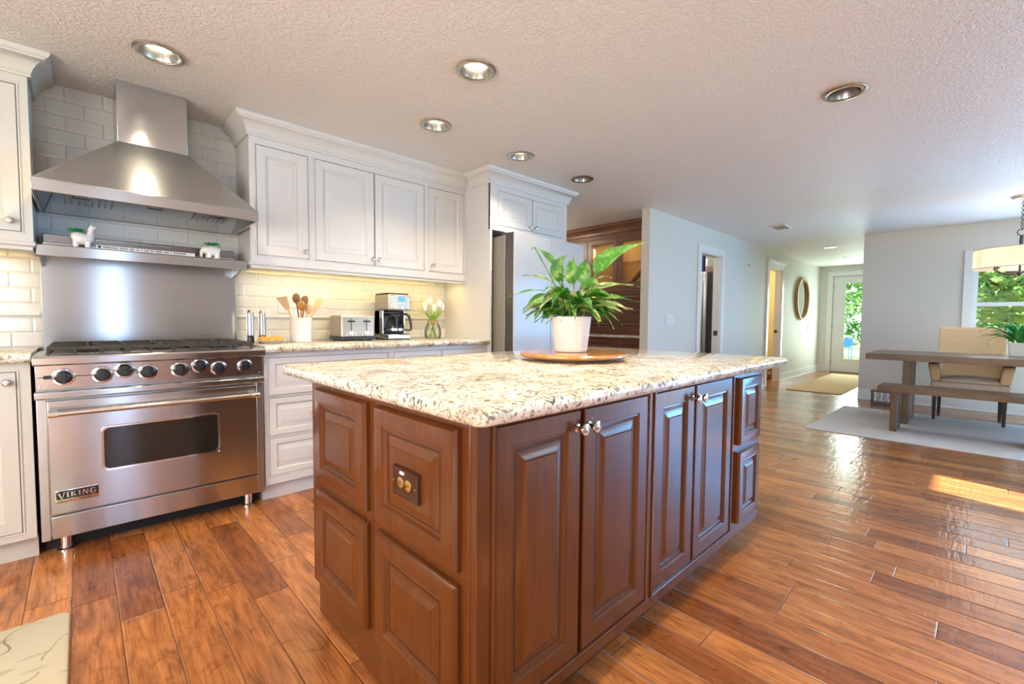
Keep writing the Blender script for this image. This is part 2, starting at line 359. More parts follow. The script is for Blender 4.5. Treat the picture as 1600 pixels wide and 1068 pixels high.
# ------------------------------------------------------------------ mesh helpers
class MB:
    def __init__(s): s.bm = bmesh.new()
    def q(s, pts):
        vs = [s.bm.verts.new(p) for p in pts]; return s.bm.faces.new(vs)
    def box(s, x0, x1, y0, y1, z0, z1):
        c = [(x0, y0, z0), (x1, y0, z0), (x1, y1, z0), (x0, y1, z0), (x0, y0, z1), (x1, y0, z1), (x1, y1, z1), (x0, y1, z1)]
        return s.hexa(c)
    def hexa(s, c):
        v = [s.bm.verts.new(p) for p in c]
        for f in ((3, 2, 1, 0), (4, 5, 6, 7), (0, 1, 5, 4), (1, 2, 6, 5), (2, 3, 7, 6), (3, 0, 4, 7)):
            s.bm.faces.new([v[i] for i in f])
        return s
    def loft(s, rings, cap0=True, cap1=True, closed=True):
        rv = [[s.bm.verts.new(p) for p in r] for r in rings]
        n = len(rv[0])
        for a, b in zip(rv, rv[1:]):
            for i in range(n if closed else n-1):
                j = (i+1) % n
                try: s.bm.faces.new((a[i], a[j], b[j], b[i]))
                except ValueError: pass
        if cap0 and closed: s.bm.faces.new(list(reversed(rv[0])))
        if cap1 and closed: s.bm.faces.new(rv[-1])
        return s
    def frame(s, axis):
        a = Vector(axis).normalized(); t = Vector((0, 0, 1)) if abs(a.z) < .9 else Vector((1, 0, 0))
        u = t.cross(a).normalized(); v = a.cross(u); return a, u, v
    def lathe(s, prof, o=(0, 0, 0), axis=(0, 0, 1), seg=24, cap0=True, cap1=True):
        a, u, v = s.frame(axis); o = Vector(o)
        rings = [[o + a*h + (u*math.cos(2*PI*k/seg) + v*math.sin(2*PI*k/seg))*max(r, 1e-4) for k in range(seg)] for r, h in prof]
        return s.loft(rings, cap0, cap1)
    def cyl(s, p0, p1, r0, r1=None, seg=16):
        p0 = Vector(p0); d = Vector(p1)-p0
        return s.lathe([(r0, 0), (r0 if r1 is None else r1, d.length)], p0, d, seg)
    def tube(s, pts, r, seg=10, cap=True):
        pts = [Vector(p) for p in pts]; rings = []; n = len(pts)
        rr = r if isinstance(r, (list, tuple)) else [r]*n
        up = None
        for i, p in enumerate(pts):
            d = (pts[min(i+1, n-1)] - pts[max(i-1, 0)]).normalized()
            if up is None:
                t = Vector((0, 0, 1)) if abs(d.z) < .9 else Vector((1, 0, 0)); up = t.cross(d).normalized()
            u = (up - d*up.dot(d)).normalized(); up = u; v = d.cross(u)
            rings.append([p + (u*math.cos(2*PI*k/seg) + v*math.sin(2*PI*k/seg))*rr[i] for k in range(seg)])
        return s.loft(rings, cap, cap)
    def torus(s, c, R_, r, axis=(0, 0, 1), seg=32, rs=8, sq=None):
        a, u, v = s.frame(axis); c = Vector(c); rings = []
        for k in range(seg+1):
            t = 2*PI*k/seg; d = u*math.cos(t)+v*math.sin(t)
            rings.append([c + d*(R_ + r*math.cos(2*PI*j/rs)) + a*(r*math.sin(2*PI*j/rs)) for j in range(rs)])
        s.loft(rings, False, False); bmesh.ops.remove_doubles(s.bm, verts=s.bm.verts, dist=1e-6); return s
    def ball(s, c, r, seg=16, rings=10, sc=(1, 1, 1)):
        m = Matrix.Translation(Vector(c)) @ Matrix.Diagonal((r*sc[0], r*sc[1], r*sc[2], 1))
        bmesh.ops.create_uvsphere(s.bm, u_segments=seg, v_segments=rings, radius=1, matrix=m); return s
    def prism(s, poly, d, o=(0, 0, 0), u=(1, 0, 0), v=(0, 0, 1)):
        o = Vector(o); u = Vector(u); v = Vector(v); d = Vector(d)
        return s.loft([[o+u*a+v*b for a, b in poly], [o+u*a+v*b+d for a, b in poly]])
    def plate(s, O, U, V, N, us, vs, filled, d0, d1):
        """plate of grid cells in the plane (O,U,V) from depth d0 to d1 along N, with empty cells as openings"""
        O = Vector(O); U = Vector(U); V = Vector(V); N = Vector(N)
        P = lambda i, j, d: O+U*us[i]+V*vs[j]+N*d
        nu, nv = len(us)-1, len(vs)-1
        ok = lambda i, j: 0 <= i < nu and 0 <= j < nv and filled((us[i]+us[i+1])/2, (vs[j]+vs[j+1])/2)
        for i in range(nu):
            for j in range(nv):
                if not ok(i, j): continue
                s.q([P(i, j, d1), P(i+1, j, d1), P(i+1, j+1, d1), P(i, j+1, d1)])
                s.q([P(i, j+1, d0), P(i+1, j+1, d0), P(i+1, j, d0), P(i, j, d0)])
                for di, dj, a, b in ((-1, 0, (i, j+1), (i, j)), (1, 0, (i+1, j), (i+1, j+1)), (0, -1, (i, j), (i+1, j)), (0, 1, (i+1, j+1), (i, j+1))):
                    if not ok(i+di, j+dj):
                        s.q([P(*a, d0), P(*b, d0), P(*b, d1), P(*a, d1)])
        bmesh.ops.remove_doubles(s.bm, verts=s.bm.verts, dist=1e-6)
        bmesh.ops.recalc_face_normals(s.bm, faces=s.bm.faces)
        return s
    def holed(s, O, U, V, N, u0, u1, v0, v1, holes, d0, d1):
        us = sorted({u0, u1, *[h[0] for h in holes], *[h[1] for h in holes]})
        vs = sorted({v0, v1, *[h[2] for h in holes], *[h[3] for h in holes]})
        return s.plate(O, U, V, N, us, vs, lambda u, v: not any(h[0] < u < h[1] and h[2] < v < h[3] for h in holes), d0, d1)
    def rpanel(s, O, U, V, N, u0, u1, v0, v1, prof, groove=()):
        """nested rectangles: prof = [(inset, depth)...]; last one is filled; glaze = rings that carry the second material"""
        O = Vector(O); U = Vector(U); V = Vector(V); N = Vector(N)
        rings = [[O+U*a+V*b+N*d for a, b in ((u0+i, v0+i), (u1-i, v0+i), (u1-i, v1-i), (u0+i, v1-i))] for i, d in prof]
        n0 = len(s.bm.faces); s.loft(rings); s.bm.faces.ensure_lookup_table()
        for k in groove:
            for f in s.bm.faces[n0+k*4:n0+k*4+4]: f.material_index = 1
        return s
    def build(s, name, mat, parent=None, bev=0, seg=2, smooth=35, label=None, mat2=None):
        me = bpy.data.meshes.new(name)
        bmesh.ops.recalc_face_normals(s.bm, faces=s.bm.faces)
        off = Vector((0, 0, 0)); top = parent
        while top is not None: off += top.location; top = top.parent
        loc = None
        if parent is None and s.bm.verts:
            xs = [v.co for v in s.bm.verts]
            lo = Vector((min(v.x for v in xs), min(v.y for v in xs), min(v.z for v in xs))); hi = Vector((max(v.x for v in xs), max(v.y for v in xs), max(v.z for v in xs)))
            loc = Vector(((lo.x+hi.x)/2, (lo.y+hi.y)/2, lo.z)); off = loc
        bmesh.ops.translate(s.bm, verts=s.bm.verts, vec=-off)
        for f in s.bm.faces: f.smooth = bool(smooth)
        s.bm.to_mesh(me); s.bm.free()
        if smooth: me.set_sharp_from_angle(angle=math.radians(smooth))
        me.materials.append(MT[mat] if isinstance(mat, str) else mat)
        if mat2: me.materials.append(MT[mat2])
        o = bpy.data.objects.new(name, me); COL.objects.link(o)
        if loc is not None: o.location = loc
        if parent is not None: o.parent = parent
        if bev:
            b = o.modifiers.new('bevel', 'BEVEL'); b.width = bev; b.segments = seg; b.limit_method = 'ANGLE'; b.angle_limit = math.radians(40)
            b.harden_normals = False
        if label: o['label'] = label
        return o

def tag(o, label, cat, group=None, kind=None):
    o['label'] = label; o['category'] = cat
    if group: o['group'] = group
    if kind: o['kind'] = kind
    return o
def thing(name, loc, label, cat, group=None):
    o = bpy.data.objects.new(name, None); COL.objects.link(o); o.location = loc; o.empty_display_size = .1
    return tag(o, label, cat, group)
def struct(mb, name, mat, label=None, cat=None, **kw):
    o = mb.build(name, mat, **kw); o['kind'] = 'structure'
    o['label'] = label or name.replace('_', ' '); o['category'] = cat or name.split('_')[0]
    return o
def copy_thing(src, loc, label, group=None):
    r = src.copy(); COL.objects.link(r); r.location = loc; r['label'] = label
    if group: r['group'] = group
    for ch in src.children:
        c = ch.copy(); COL.objects.link(c); c.parent = r
        for g in ch.children:
            d = g.copy(); COL.objects.link(d); d.parent = c
    return r
VIEW = Vector((0, 0, 1.0889))   # the place the lily is seen from
def at(x, y, d):
    """point at distance d along the view axis seen at photo pixel x, y"""
    return VIEW + (FW + RT*((x-800)/F_PX) - UP*((y-534)/F_PX))*d
XA, YA, ZA = Vector((1, 0, 0)), Vector((0, 1, 0)), Vector((0, 0, 1))
H = 2.346

def sweep(mb, prof, path, side=1):
    """mitred moulding: prof [(out, z)], path [(x, y)]; out is to the right of travel when side = 1"""
    P = [Vector((a, b)) for a, b in path]; rings = []
    for i, p in enumerate(P):
        ns = []
        if i > 0: d = (P[i]-P[i-1]).normalized(); ns.append(Vector((d.y, -d.x))*side)
        if i < len(P)-1: d = (P[i+1]-P[i]).normalized(); ns.append(Vector((d.y, -d.x))*side)
        if len(ns) == 2:
            m = (ns[0]+ns[1]).normalized(); m = m/max(.2, m.dot(ns[0]))
        else: m = ns[0]
        rings.append([Vector((p.x+m.x*o, p.y+m.y*o, z)) for o, z in prof])
    return mb.loft(rings)

# ------------------------------------------------------------------ room shell
fl = MB(); fl.box(-2.3, 12.3, -3.7, 5.4, -.06, 0); struct(fl, 'floor', 'floor', 'hand scraped hardwood floor', 'floor')
# ceiling with an opening above every recessed fixture
CANS = [(.305, 2.75), (1.47, 1.81), (1.69, 2.486), (2.459, 2.486), (3.231, 2.492), (3.04, .57), (1.5, .47)]
hs = [(x-.071, x+.071, y-.071, y+.071) for x, y in CANS]
ce = MB(); ce.holed((0, 0, H), XA, YA, ZA, -2.3, 12.3, -3.8, 5.4, hs, 0, .1); struct(ce, 'ceiling', 'ceiling', 'textured pale ceiling', 'ceiling')
T = .12
def wallX(name, y, x0, x1, holes, mat, th=T, z1=H, label=None):
    mb = MB(); mb.holed((0, y, 0), XA, ZA, YA, x0, x1, 0, z1, holes, 0, th); return struct(mb, name, mat, label)
def wallY(name, x, y0, y1, holes, mat, th=T, z1=H, label=None):
    mb = MB(); mb.holed((x, 0, 0), YA, ZA, XA, y0, y1, 0, z1, holes, 0, th); return struct(mb, name, mat, label)
wallX('wall_range', 3.515, -2.2, 3.56, [], 'tile', label='white subway tile wall behind the range')
wallY('wall_passage', 3.49, 3.635, 5.2, [], 'wall', .07)
wallX('wall_rear', 5.2, 3.49, 12.2, [], 'wall')
D1 = (5.875, 6.55, 0, 2.02); D2 = (8.60, 9.31, 0, 2.05)
wallX('wall_hall', 2.58, 4.57, 12.1, [D1, D2], 'wall', th=.10, label='pale wall along the hall with two doorways')
wallY('wall_pantry', 5.42, 2.7, 5.2, [], 'wall', .08)
wallY('wall_partition', 8.42, 2.7, 5.2, [], 'wall', .08)
wallY('wall_yellow', 10.2, 2.7, 5.2, [], 'wallw', .08)
DE = (1.40, 2.325, 0, 2.125)
wallY('wall_end', 12.1, 1.09, 2.7, [DE], 'wall', label='end wall of the hall')
wallX('wall_entry', 1.089, 8.2305, 12.1, [], 'wall')
W1 = (-.92, .10, .80, 1.93); GD = (-3.35, -1.08, 0, 2.12)
wallY('wall_dining', 8.11, -3.6, 1.209, [W1, GD], 'wall', label='pale dining room wall')
W2 = (-1.9, -.7, .80, 2.08); W3 = (.27, .57, .12, 2.08); W4 = (3.16, 3.68, .30, 2.10)

W6 = (4.5, 6.9, .45, 1.50)
W5 = (-.7, 1.9, .85, 2.1)
wallX('wall_right', -3.72, -2.2, 8.23, [W2, W3, W4, W6], 'wall')
wallY('wall_back', -2.32, -3.6, 3.515, [W5], 'wall')

def baseboard(name, path, side=1):
    mb = MB(); sweep(mb, [(0, 0), (.026, 0), (.026, .018), (.014, .022), (.014, .125), (.008, .148), (0, .15)], path, side)
    struct(mb, name, 'trim', cat='baseboard')
baseboard('baseboard_hall_near', [(4.57, 2.68), (4.57, 2.58), (5.785, 2.58)])
baseboard('baseboard_hall_middle', [(6.64, 2.58), (8.49, 2.58)])
baseboard('baseboard_hall_far', [(9.42, 2.58), (12.1, 2.58), (12.1, 2.42)])
mb = MB(); sweep(mb, [(0, 0), (.026, 0), (.026, .018), (.014, .022), (.014, .125), (.008, .148), (0, .15)], [(8.115, 1.21), (8.11, -1.06)], 1)
struct(mb, 'baseboard_dining', 'trim', cat='baseboard')

def casing_x(name, y, x0, x1, z, wd=.09, th=.02, cap=False, jamb=.10):
    mb = MB()
    mb.holed((0, y, 0), XA, ZA, -YA, x0-wd, x1+wd, 0, z+wd, [(x0, x1, -1, z)], 0, th)
    if cap: mb.box(x0-wd-.03, x1+wd+.03, y-.05, y, z+wd, z+wd+.03); mb.box(x0-wd-.012, x1+wd+.012, y-.034, y, z+wd-.012, z+wd)
    # jamb lining
    mb.box(x0-.002, x0+.018, y-.004, y+jamb, 0, z); mb.box(x1-.018, x1+.002, y-.004, y+jamb, 0, z); mb.box(x0, x1, y-.004, y+jamb, z-.018, z+.002)
    return struct(mb, name, 'trim', cat='trim', bev=.003)
trim1 = casing_x('trim_1', 2.58, D1[0], D1[1], D1[3], .088)
mb = MB(); mb.box(6.522, 6.534, 2.60, 2.655, .90, .97); mb.build('strike_plate', 'bronze', trim1, .002)
trim2 = casing_x('trim_2', 2.58, D2[0], D2[1], D2[3], .10, cap=True)
mb = MB(); mb.lathe([(.012, 0), (.012, .012), (.028, .016), (.03, .03), (.022, .045), (0, .05)], (9.293, 2.635, .93), (-1, 0, 0), 14); mb.build('latch', 'bronze', trim2)

# hall end glazed door
mb = MB()
mb.holed((12.1, 0, 0), YA, ZA, -XA, DE[0]-.1, DE[1]+.1, 0, DE[3]+.1, [(DE[0], DE[1], -1, DE[3])], 0, .022)
struct(mb, 'trim_3', 'trim', cat='trim', bev=.003)
mb = MB(); gh = (1.60, 2.10, .30, 1.965)
mb.holed((12.12, 0, 0), YA, ZA, -XA, DE[0]+.004, DE[1]-.004, .012, DE[3]-.004, [gh], -.045, 0)
door1 = struct(mb, 'door_1', 'trim', 'white entry door with a tall glass pane', 'door', bev=.003)
mb = MB(); mb.holed((12.12, 0, 0), YA, ZA, -XA, gh[0]-.02, gh[1]+.02, gh[2]-.02, gh[3]+.02, [(gh[0]+.006, gh[1]-.006, gh[2]+.006, gh[3]-.006)], 0, .012); mb.build('glazing_bead', 'trim', door1, .003)
mb = MB(); mb.box(12.14, 12.146, gh[0], gh[1], gh[2], gh[3]); mb.build('pane', 'glass', door1)
for z in (.22, 1.03, 1.90):
    mb = MB(); mb.cyl((12.108, 2.318, z-.05), (12.108, 2.318, z+.05), .009, seg=10); mb.build('hinge', 'nickel', door1)
mb = MB(); mb.lathe([(.03, 0), (.03, .006), (.012, .01), (.012, .035), (.028, .045), (.03, .06), (.02, .075), (0, .078)], (12.12, 1.47, .95), (-1, 0, 0), 16); mb.build('door_knob', 'nickel', door1)
mb = MB(); mb.box(12.06, 12.2, DE[0], DE[1], 0, .012); struct(mb, 'trim_4', 'bronze', 'dark threshold under the entry door', 'trim')

# dining window with casing
def window_y(name, x, y0, y1, z0, z1, label, into=-1, casing=.085):
    mb = MB()
    mb.holed((x, 0, 0), YA, ZA, XA*into, y0-casing, y1+casing, z0-casing, z1+casing, [(y0, y1, z0, z1)], 0, .022)
    a, b = (x, x-into*T); mb.box(min(a, b), max(a, b), y0, y0+.012, z0, z1); mb.box(min(a, b), max(a, b), y1-.012, y1, z0, z1)
    mb.box(min(a, b), max(a, b), y0, y1, z0, z0+.012); mb.box(min(a, b), max(a, b), y0, y1, z1-.012, z1)
    o = struct(mb, name, 'trim', label, 'window', bev=.002)
    zm = z0+(z1-z0)*.48; xm = x-into*.07
    f = MB(); f.holed((xm, 0, 0), YA, ZA, XA*into, y0+.012, y1-.012, z0+.012, z1-.012, [(y0+.045, y1-.045, z0+.05, zm-.03), (y0+.045, y1-.045, zm+.02, z1-.05)], -.02, .02)
    f.build('sash', 'trim', o, .003)
    g = MB(); g.box(xm-.003, xm+.003, y0+.03, y1-.03, z0+.03, z1-.03); g.build('pane', 'glass', o)
    return o
window_y('window_1', 8.11, W1[0], W1[1], W1[2], W1[3], 'white sash window behind the drum pendant')
def window_plain(name, O, U, N, u0, u1, z0, z1, label, div=0):
    mb = MB(); hs = []; n = div+1; wd = (u1-u0)/n
    for k in range(n): hs.append((u0+k*wd+.04, u0+(k+1)*wd-.04, z0+.04, z1-.04))
    mb.holed(O, U, ZA, N, u0, u1, z0, z1, hs, .05, .09)
    o = struct(mb, name, 'trim', label, 'window')
    g = MB(); g.holed(O, U, ZA, N, u0+.02, u1-.02, z0+.02, z1-.02, [], .068, .072); g.build('pane', 'glass', o); return o
window_plain('window_2', (0, -3.72, 0), XA, YA, *W2, 'window by the sink out of view', 1)
window_plain('window_3', (0, -3.72, 0), XA, YA, *W3, 'narrow sidelight window out of view')
window_plain('window_4', (0, -3.72, 0), XA, YA, *W4, 'narrow side window out of view')
window_plain('window_6', (0, -3.72, 0), XA, YA, *W6, 'wide side window out of view', 2)
window_plain('window_5', (-2.32, 0, 0), YA, XA, *W5, 'window behind the viewer', 2)
window_plain('door_2', (8.11, 0, 0), YA, XA, GD[0], GD[1], GD[2], GD[3], 'sliding garden door out of view', 1)

# ------------------------------------------------------------------ cabinet helpers
RAISED = [(0, 0), (0, .019), (.002, .021), (.052, .021), (.056, .0185), (.060, .0125), (.066, .0115), (.070, .0115), (.095, .0185), (.098, .021)]
def cdoor(parent, name, mat, O, U, N, u0, u1, v0, v1, rail=1.0, prof=RAISED, d=-.021):
    mb = MB(); pr = [(i*rail if i > .003 else i, dd+d) for i, dd in prof]
    gl = [i for i in range(len(pr)-1) if pr[i][0] > .02 and pr[i+1][0]-pr[i][0] < .0045 and pr[i+1][1] <= pr[i][1]][-1:]
    mb.rpanel(O, U, ZA, N, u0, u1, v0, v1, pr, gl)
    return mb.build(name, mat, parent, smooth=25, mat2={'cherry': 'cherrygroove', 'hutchw': 'cherrygroove'}.get(mat, 'pewter'))
KNOB = [(.011, 0), (.011, .002), (.006, .004), (.0055, .014), (.010, .017), (.0155, .021), (.016, .025), (.013, .0285), (.006, .030), (0, .0305)]
def knob(parent, O, N, mat='nickel', s=1.0, name='knob'):
    mb = MB(); mb.lathe([(r*s, h*s) for r, h in KNOB], O, N, 18); return mb.build(name, mat, parent)
CROWN = [(0, 2.232), (.012, 2.232), (.014, 2.240), (.010, 2.247), (.016, 2.252), (.021, 2.268), (.034, 2.290), (.052, 2.306), (.064, 2.312), (.066, 2.318), (.076, 2.324), (.082, 2.334), (.082, H-.001), (0, H-.001)]

def facecab(t, mat, x0, x1, yf, z0, z1, opens, yb=3.513):
    """carcass + face frame with openings (x0,x1,z0,z1)"""
    mb = MB(); mb.box(x0, x1, yf+.022, yb, z0, z1); mb.build('carcass', mat, t)
    mb = MB(); mb.holed((0, yf, 0), XA, ZA, -YA, x0, x1, z0, z1, opens, -.0219, 0)
    f = mb.build('face_frame', mat, t, .0015)
    # beaded edge round every opening
    b = MB()
    for o in opens:
        b.holed((0, yf, 0), XA, ZA, -YA, o[0]-.007, o[1]+.007, o[2]-.007, o[3]+.007, [o], -.001, .0035)
    b.build('beading', mat, f, .0015)
G = .003
# ---- long upper cabinet
t = thing('upper_cabinet', (1.636, 3.36, 1.41), 'long white four-door upper cabinet between the hood and the refrigerator', 'cabinet')
UD = [(.822, 1.142), (1.184, 1.622), (1.6275, 2.062), (2.104, 2.462)]
ops = [(.822, 1.142, 1.497, 2.187), (1.184, 2.062, 1.497, 2.187), (2.104, 2.462, 1.497, 2.187)]
facecab(t, 'white', .785, 2.486, 3.20, 1.452, H-.002, ops)
kx = [1.115, 1.600, 1.652, 2.135]
for (a, b), k in zip(UD, kx):
    d = cdoor(t, 'door', 'white', (0, 3.2, 0), XA, -YA, a+G, b-G, 1.497+G, 2.187-G)
    knob(d, (k, 3.20, 1.545), (0, -1, 0), 'nickel')
mb = MB(); sweep(mb, CROWN, [(.785, 3.513), (.785, 3.20), (2.486, 3.20)], 1); mb.build('crown_moulding', 'white', t, smooth=40)
mb = MB(); sweep(mb, [(0, 1.452), (.006, 1.452), (.006, 1.436), (-.004, 1.428), (-.004, 1.412), (-.022, 1.412), (-.022, 1.452)], [(.785, 3.50), (.785, 3.20), (2.486, 3.20)], 1); mb.build('light_rail', 'white', t, .002)
# ---- left upper cabinet
t = thing('upper_cabinet', (-.55, 3.36, 1.41), 'white upper cabinet cut off by the left edge beside the hood', 'cabinet')
ops = [(-.62, -.19, 1.497, 2.187), (-1.09, -.66, 1.497, 2.187)]
facecab(t, 'cream', -1.2, -.152, 3.20, 1.452, H-.002, ops)
for a, b, k in ((-.62, -.19, -.228), (-1.09, -.66, -.70)):
    d = cdoor(t, 'door', 'cream', (0, 3.2, 0), XA, -YA, a+G, b-G, 1.497+G, 2.187-G); knob(d, (k, 3.2, 1.545), (0, -1, 0))
mb = MB(); sweep(mb, CROWN, [(-1.2, 3.20), (-.152, 3.20), (-.152, 3.513)], 1); mb.build('crown_moulding', 'cream', t, smooth=40)
mb = MB(); sweep(mb, [(0, 1.452), (.006, 1.452), (.006, 1.436), (-.004, 1.428), (-.004, 1.412), (-.022, 1.412), (-.022, 1.452)], [(-1.2, 3.20), (-.152, 3.20), (-.152, 3.50)], 1); mb.build('light_rail', 'cream', t, .002)
# ---- base cabinet right
t = thing('base_cabinet', (1.63, 3.2, 0), 'white base cabinet with three drawers right of the range', 'cabinet')
bx = (.792, 1.572); dz = [(.632, .862), (.390, .622), (.150, .380)]
ops = [(bx[0], bx[1], a, b) for a, b in dz] + [(1.615, 2.022, .70, .862), (2.030, 2.450, .70, .862), (1.615, 2.022, .15, .665), (2.030, 2.450, .15, .665)]
facecab(t, 'white', .768, 2.486, 2.905, .10, .889, ops)
DRW = [(0, 0), (0, .019), (.002, .021), (.036, .021), (.039, .0185), (.043, .0125), (.049, .0115), (.072, .0185), (.075, .021)]
def bail(parent, x, y, z):
    mb = MB()
    for s in (-1, 1): mb.lathe([(.009, 0), (.009, .003), (.005, .005), (.005, .018), (.007, .021), (0, .023)], (x+s*.040, y, z), (0, -1, 0), 12)
    mb.tube([(x-.040, y-.018, z), (x-.038, y-.026, z-.010), (x-.022, y-.030, z-.019), (x, y-.030, z-.021), (x+.022, y-.030, z-.019), (x+.038, y-.026, z-.010), (x+.040, y-.018, z)], [.003, .0035, .0042, .005, .0042, .0035, .003], 8)
    mb.build('bail_pull', 'nickel', parent)
for a, b in dz:
    d = cdoor(t, 'drawer', 'white', (0, 2.905, 0), XA, -YA, bx[0]+G, bx[1]-G, a+G, b-G, prof=DRW)
    for x in (1.085, 1.28): bail(d, x, 2.905, (a+b)/2+.004)
for a, b in ((1.615, 2.022), (2.030, 2.450)):
    cdoor(t, 'drawer', 'white', (0, 2.905, 0), XA, -YA, a+G, b-G, .70+G, .862-G, prof=DRW)
    cdoor(t, 'door', 'white', (0, 2.905, 0), XA, -YA, a+G, b-G, .15+G, .665-G)
mb = MB(); mb.box(.762, 2.486, 2.955, 3.513, 0, .0995); mb.build('toe_kick', 'white', t)
# ---- base cabinet left
t = thing('base_cabinet', (-.6, 3.2, 0), 'white base cabinet left of the range at the picture edge', 'cabinet')
ops = [(-.62, -.207, .135, .852), (-1.09, -.665, .135, .852)]
facecab(t, 'cream', -1.2, -.165, 2.905, .10, .889, ops)
for a, b, k in ((-.62, -.207, -.236), (-1.09, -.665, -.70)):
    d = cdoor(t, 'door', 'cream', (0, 2.905, 0), XA, -YA, a+G, b-G, .135+G, .852-G); knob(d, (k, 2.905, .806), (0, -1, 0))
mb = MB(); mb.box(-1.2, -.165, 2.955, 3.513, 0, .0995); mb.build('toe_kick', 'cream', t)

EDGE = [(0, 0), (.010, .001), (.017, .006), (.020, .013), (.022, .022), (.020, .030), (.014, .037), (.006, .040)]
def counter(x0, x1, y0, y1, z, ex0=0, ex1=0, ey0=1, ey1=0, rnd=0, pieces=None):
    """slab with a shaped bullnose edge on the exposed sides"""
    mb = MB(); rings = []
    e = .022
    for o, h in EDGE:
        k = o-e
        a0, a1, b0, b1 = x0-(k if ex0 else 0), x1+(k if ex1 else 0), y0-(k if ey0 else 0), y1+(k if ey1 else 0)
        ring = []
        for cx, cy, r, st in ((a0, b0, rnd*ex0*ey0, 2), (a1, b0, rnd*ex1*ey0, 3), (a1, b1, rnd*ex1*ey1, 0), (a0, b1, rnd*ex0*ey1, 1)):
            rr = max(r+k, .0005) if r else .0005
            ccx = cx+rr if st in (1, 2) else cx-rr; ccy = cy+rr if st in (2, 3) else cy-rr
            for j in range(6):
                an = st*PI/2+PI/2*j/5; ring.append((ccx+rr*math.cos(an), ccy+rr*math.sin(an), z+h))
        rings.append(ring)
    return mb.loft(rings)
mb = counter(.768, 2.486, 2.862, 3.513, .890); tag(mb.build('countertop', 'granite', smooth=50), 'speckled granite countertop under the toaster and coffee maker', 'countertop')
mb = counter(-1.2, -.160, 2.862, 3.513, .890); tag(mb.build('countertop', 'granite', smooth=50), 'short granite countertop left of the range', 'countertop')
# pencil liner across the tile
for a, b, n in ((-1.2, -.152, 'trim_5'), (.77, 2.486, 'trim_6')):
    mb = MB(); mb.tube([(a, 3.513, 1.106), (b, 3.513, 1.106)], .011, 12); struct(mb, n, 'ceramic', 'white pencil tile strip on the backsplash', 'trim')

# ---- refrigerator enclosure
t = thing('refrigerator_cabinet', (2.99, 3.2, 0), 'tall white cabinet surround over the refrigerator with two small doors', 'cabinet')
mb = MB(); mb.box(2.488, 2.512, 2.87, 3.513, 0, H-.002); mb.box(3.462, 3.487, 2.87, 3.513, 0, H-.002); mb.build('side_panel', 'white', t, .002)
ops = [(2.575, 3.425, 1.897, 2.187)]
mb = MB(); mb.box(2.5125, 3.4615, 2.892, 3.513, 1.852, H-.002); mb.build('carcass', 'white', t)
mb = MB(); mb.holed((0, 2.87, 0), XA, ZA, -YA, 2.488, 3.487, 1.852, H-.002, ops, -.0219, .0002); mb.build('face_frame', 'white', t, .0015)
for a, b, k in ((2.575, 2.9975, 2.966), (3.0025, 3.425, 3.034)):
    d = cdoor(t, 'door', 'white', (0, 2.87, 0), XA, -YA, a+G, b-G, 1.897+G, 2.187-G, rail=.9); knob(d, (k, 2.87, 1.937), (0, -1, 0))
mb = MB(); sweep(mb, CROWN, [(2.488, 3.118), (2.488, 2.87), (3.487, 2.87), (3.487, 3.513)], 1)
mb.build('crown_moulding', 'white', t, smooth=40)

# ---- refrigerator
t = thing('refrigerator', (2.99, 3.05, 0), 'white glass-door refrigerator behind the potted lily', 'refrigerator')
mb = MB(); mb.box(2.535, 3.445, 2.735, 3.44, .02, 1.79); mb.build('body', 'fridgeside', t, .004)
for x in (2.56, 3.32):
    mb = MB(); mb.box(x, x+.10, 2.70, 2.80, 1.79, 1.815); mb.build('hinge_cover', 'fridgeedge', t, .004)
for a, b in ((2.535, 2.986), (2.992, 3.445)):
    mb = MB(); mb.box(a, b, 2.637, 2.728, .74, 1.805); d = mb.build('door', 'fridgeedge', t, .003)
    mb = MB(); mb.box(a, b, 2.625, 2.636, .74, 1.805); mb.build('glass_front', 'icewhite', d, .002)
for a, b in ((.40, .73), (.05, .39)):
    mb = MB(); mb.box(2.535, 3.445, 2.637, 2.728, a, b); d = mb.build('freezer_drawer', 'fridgeedge', t, .003)
    mb = MB(); mb.box(2.535, 3.445, 2.625, 2.636, a, b); mb.build('glass_front', 'icewhite', d, .002)
for x in (2.6, 3.38):
    for y in (2.8, 3.36): mb = MB(); mb.cyl((x, y, 0), (x, y, .03), .025); mb.build('foot', 'black', t)

# ------------------------------------------------------------------ range
RX0, RX1 = -.152, .757
t = thing('range', (.302, 3.2, 0), 'stainless steel six-burner gas range under the hood', 'range')
mb = MB(); mb.box(RX0, RX1, 2.905, 3.49, .085, .872); mb.build('body', 'steel_v', t)
mb = MB(); mb.box(RX0, RX0+.031, 2.882, 2.906, .078, .757); mb.build('side_trim', 'steel_v', t, .002)
mb = MB(); mb.box(RX1-.033, RX1, 2.882, 2.906, .078, .757); mb.build('side_trim', 'steel_v', t, .002)
mb = MB(); mb.box(RX0+.01, RX1-.01, 2.99, 3.02, 0, .085); mb.build('kick_plate', 'dark', t)
mb = MB(); mb.prism([(2.862, .874), (2.905, .874), (3.49, .874), (3.49, .912), (2.872, .920), (2.858, .917), (2.852, .908), (2.854, .880)], (RX1-RX0+.016, 0, 0), (RX0-.006, 0, 0), (0, 1, 0), (0, 0, 1)); mb.build('cooktop', 'steel', t, .002)
mb = MB(); mb.box(RX0+.03, RX1-.03, 2.93, 3.455, .913, .9205); mb.build('drip_tray', 'steel_dark', t)
mb = MB(); mb.prism([(2.892, .764), (2.906, .764), (2.906, .8735), (2.882, .8735)], (RX1-RX0, 0, 0), (RX0, 0, 0), (0, 1, 0)); cp = mb.build('control_panel', 'steel', t, .0015)
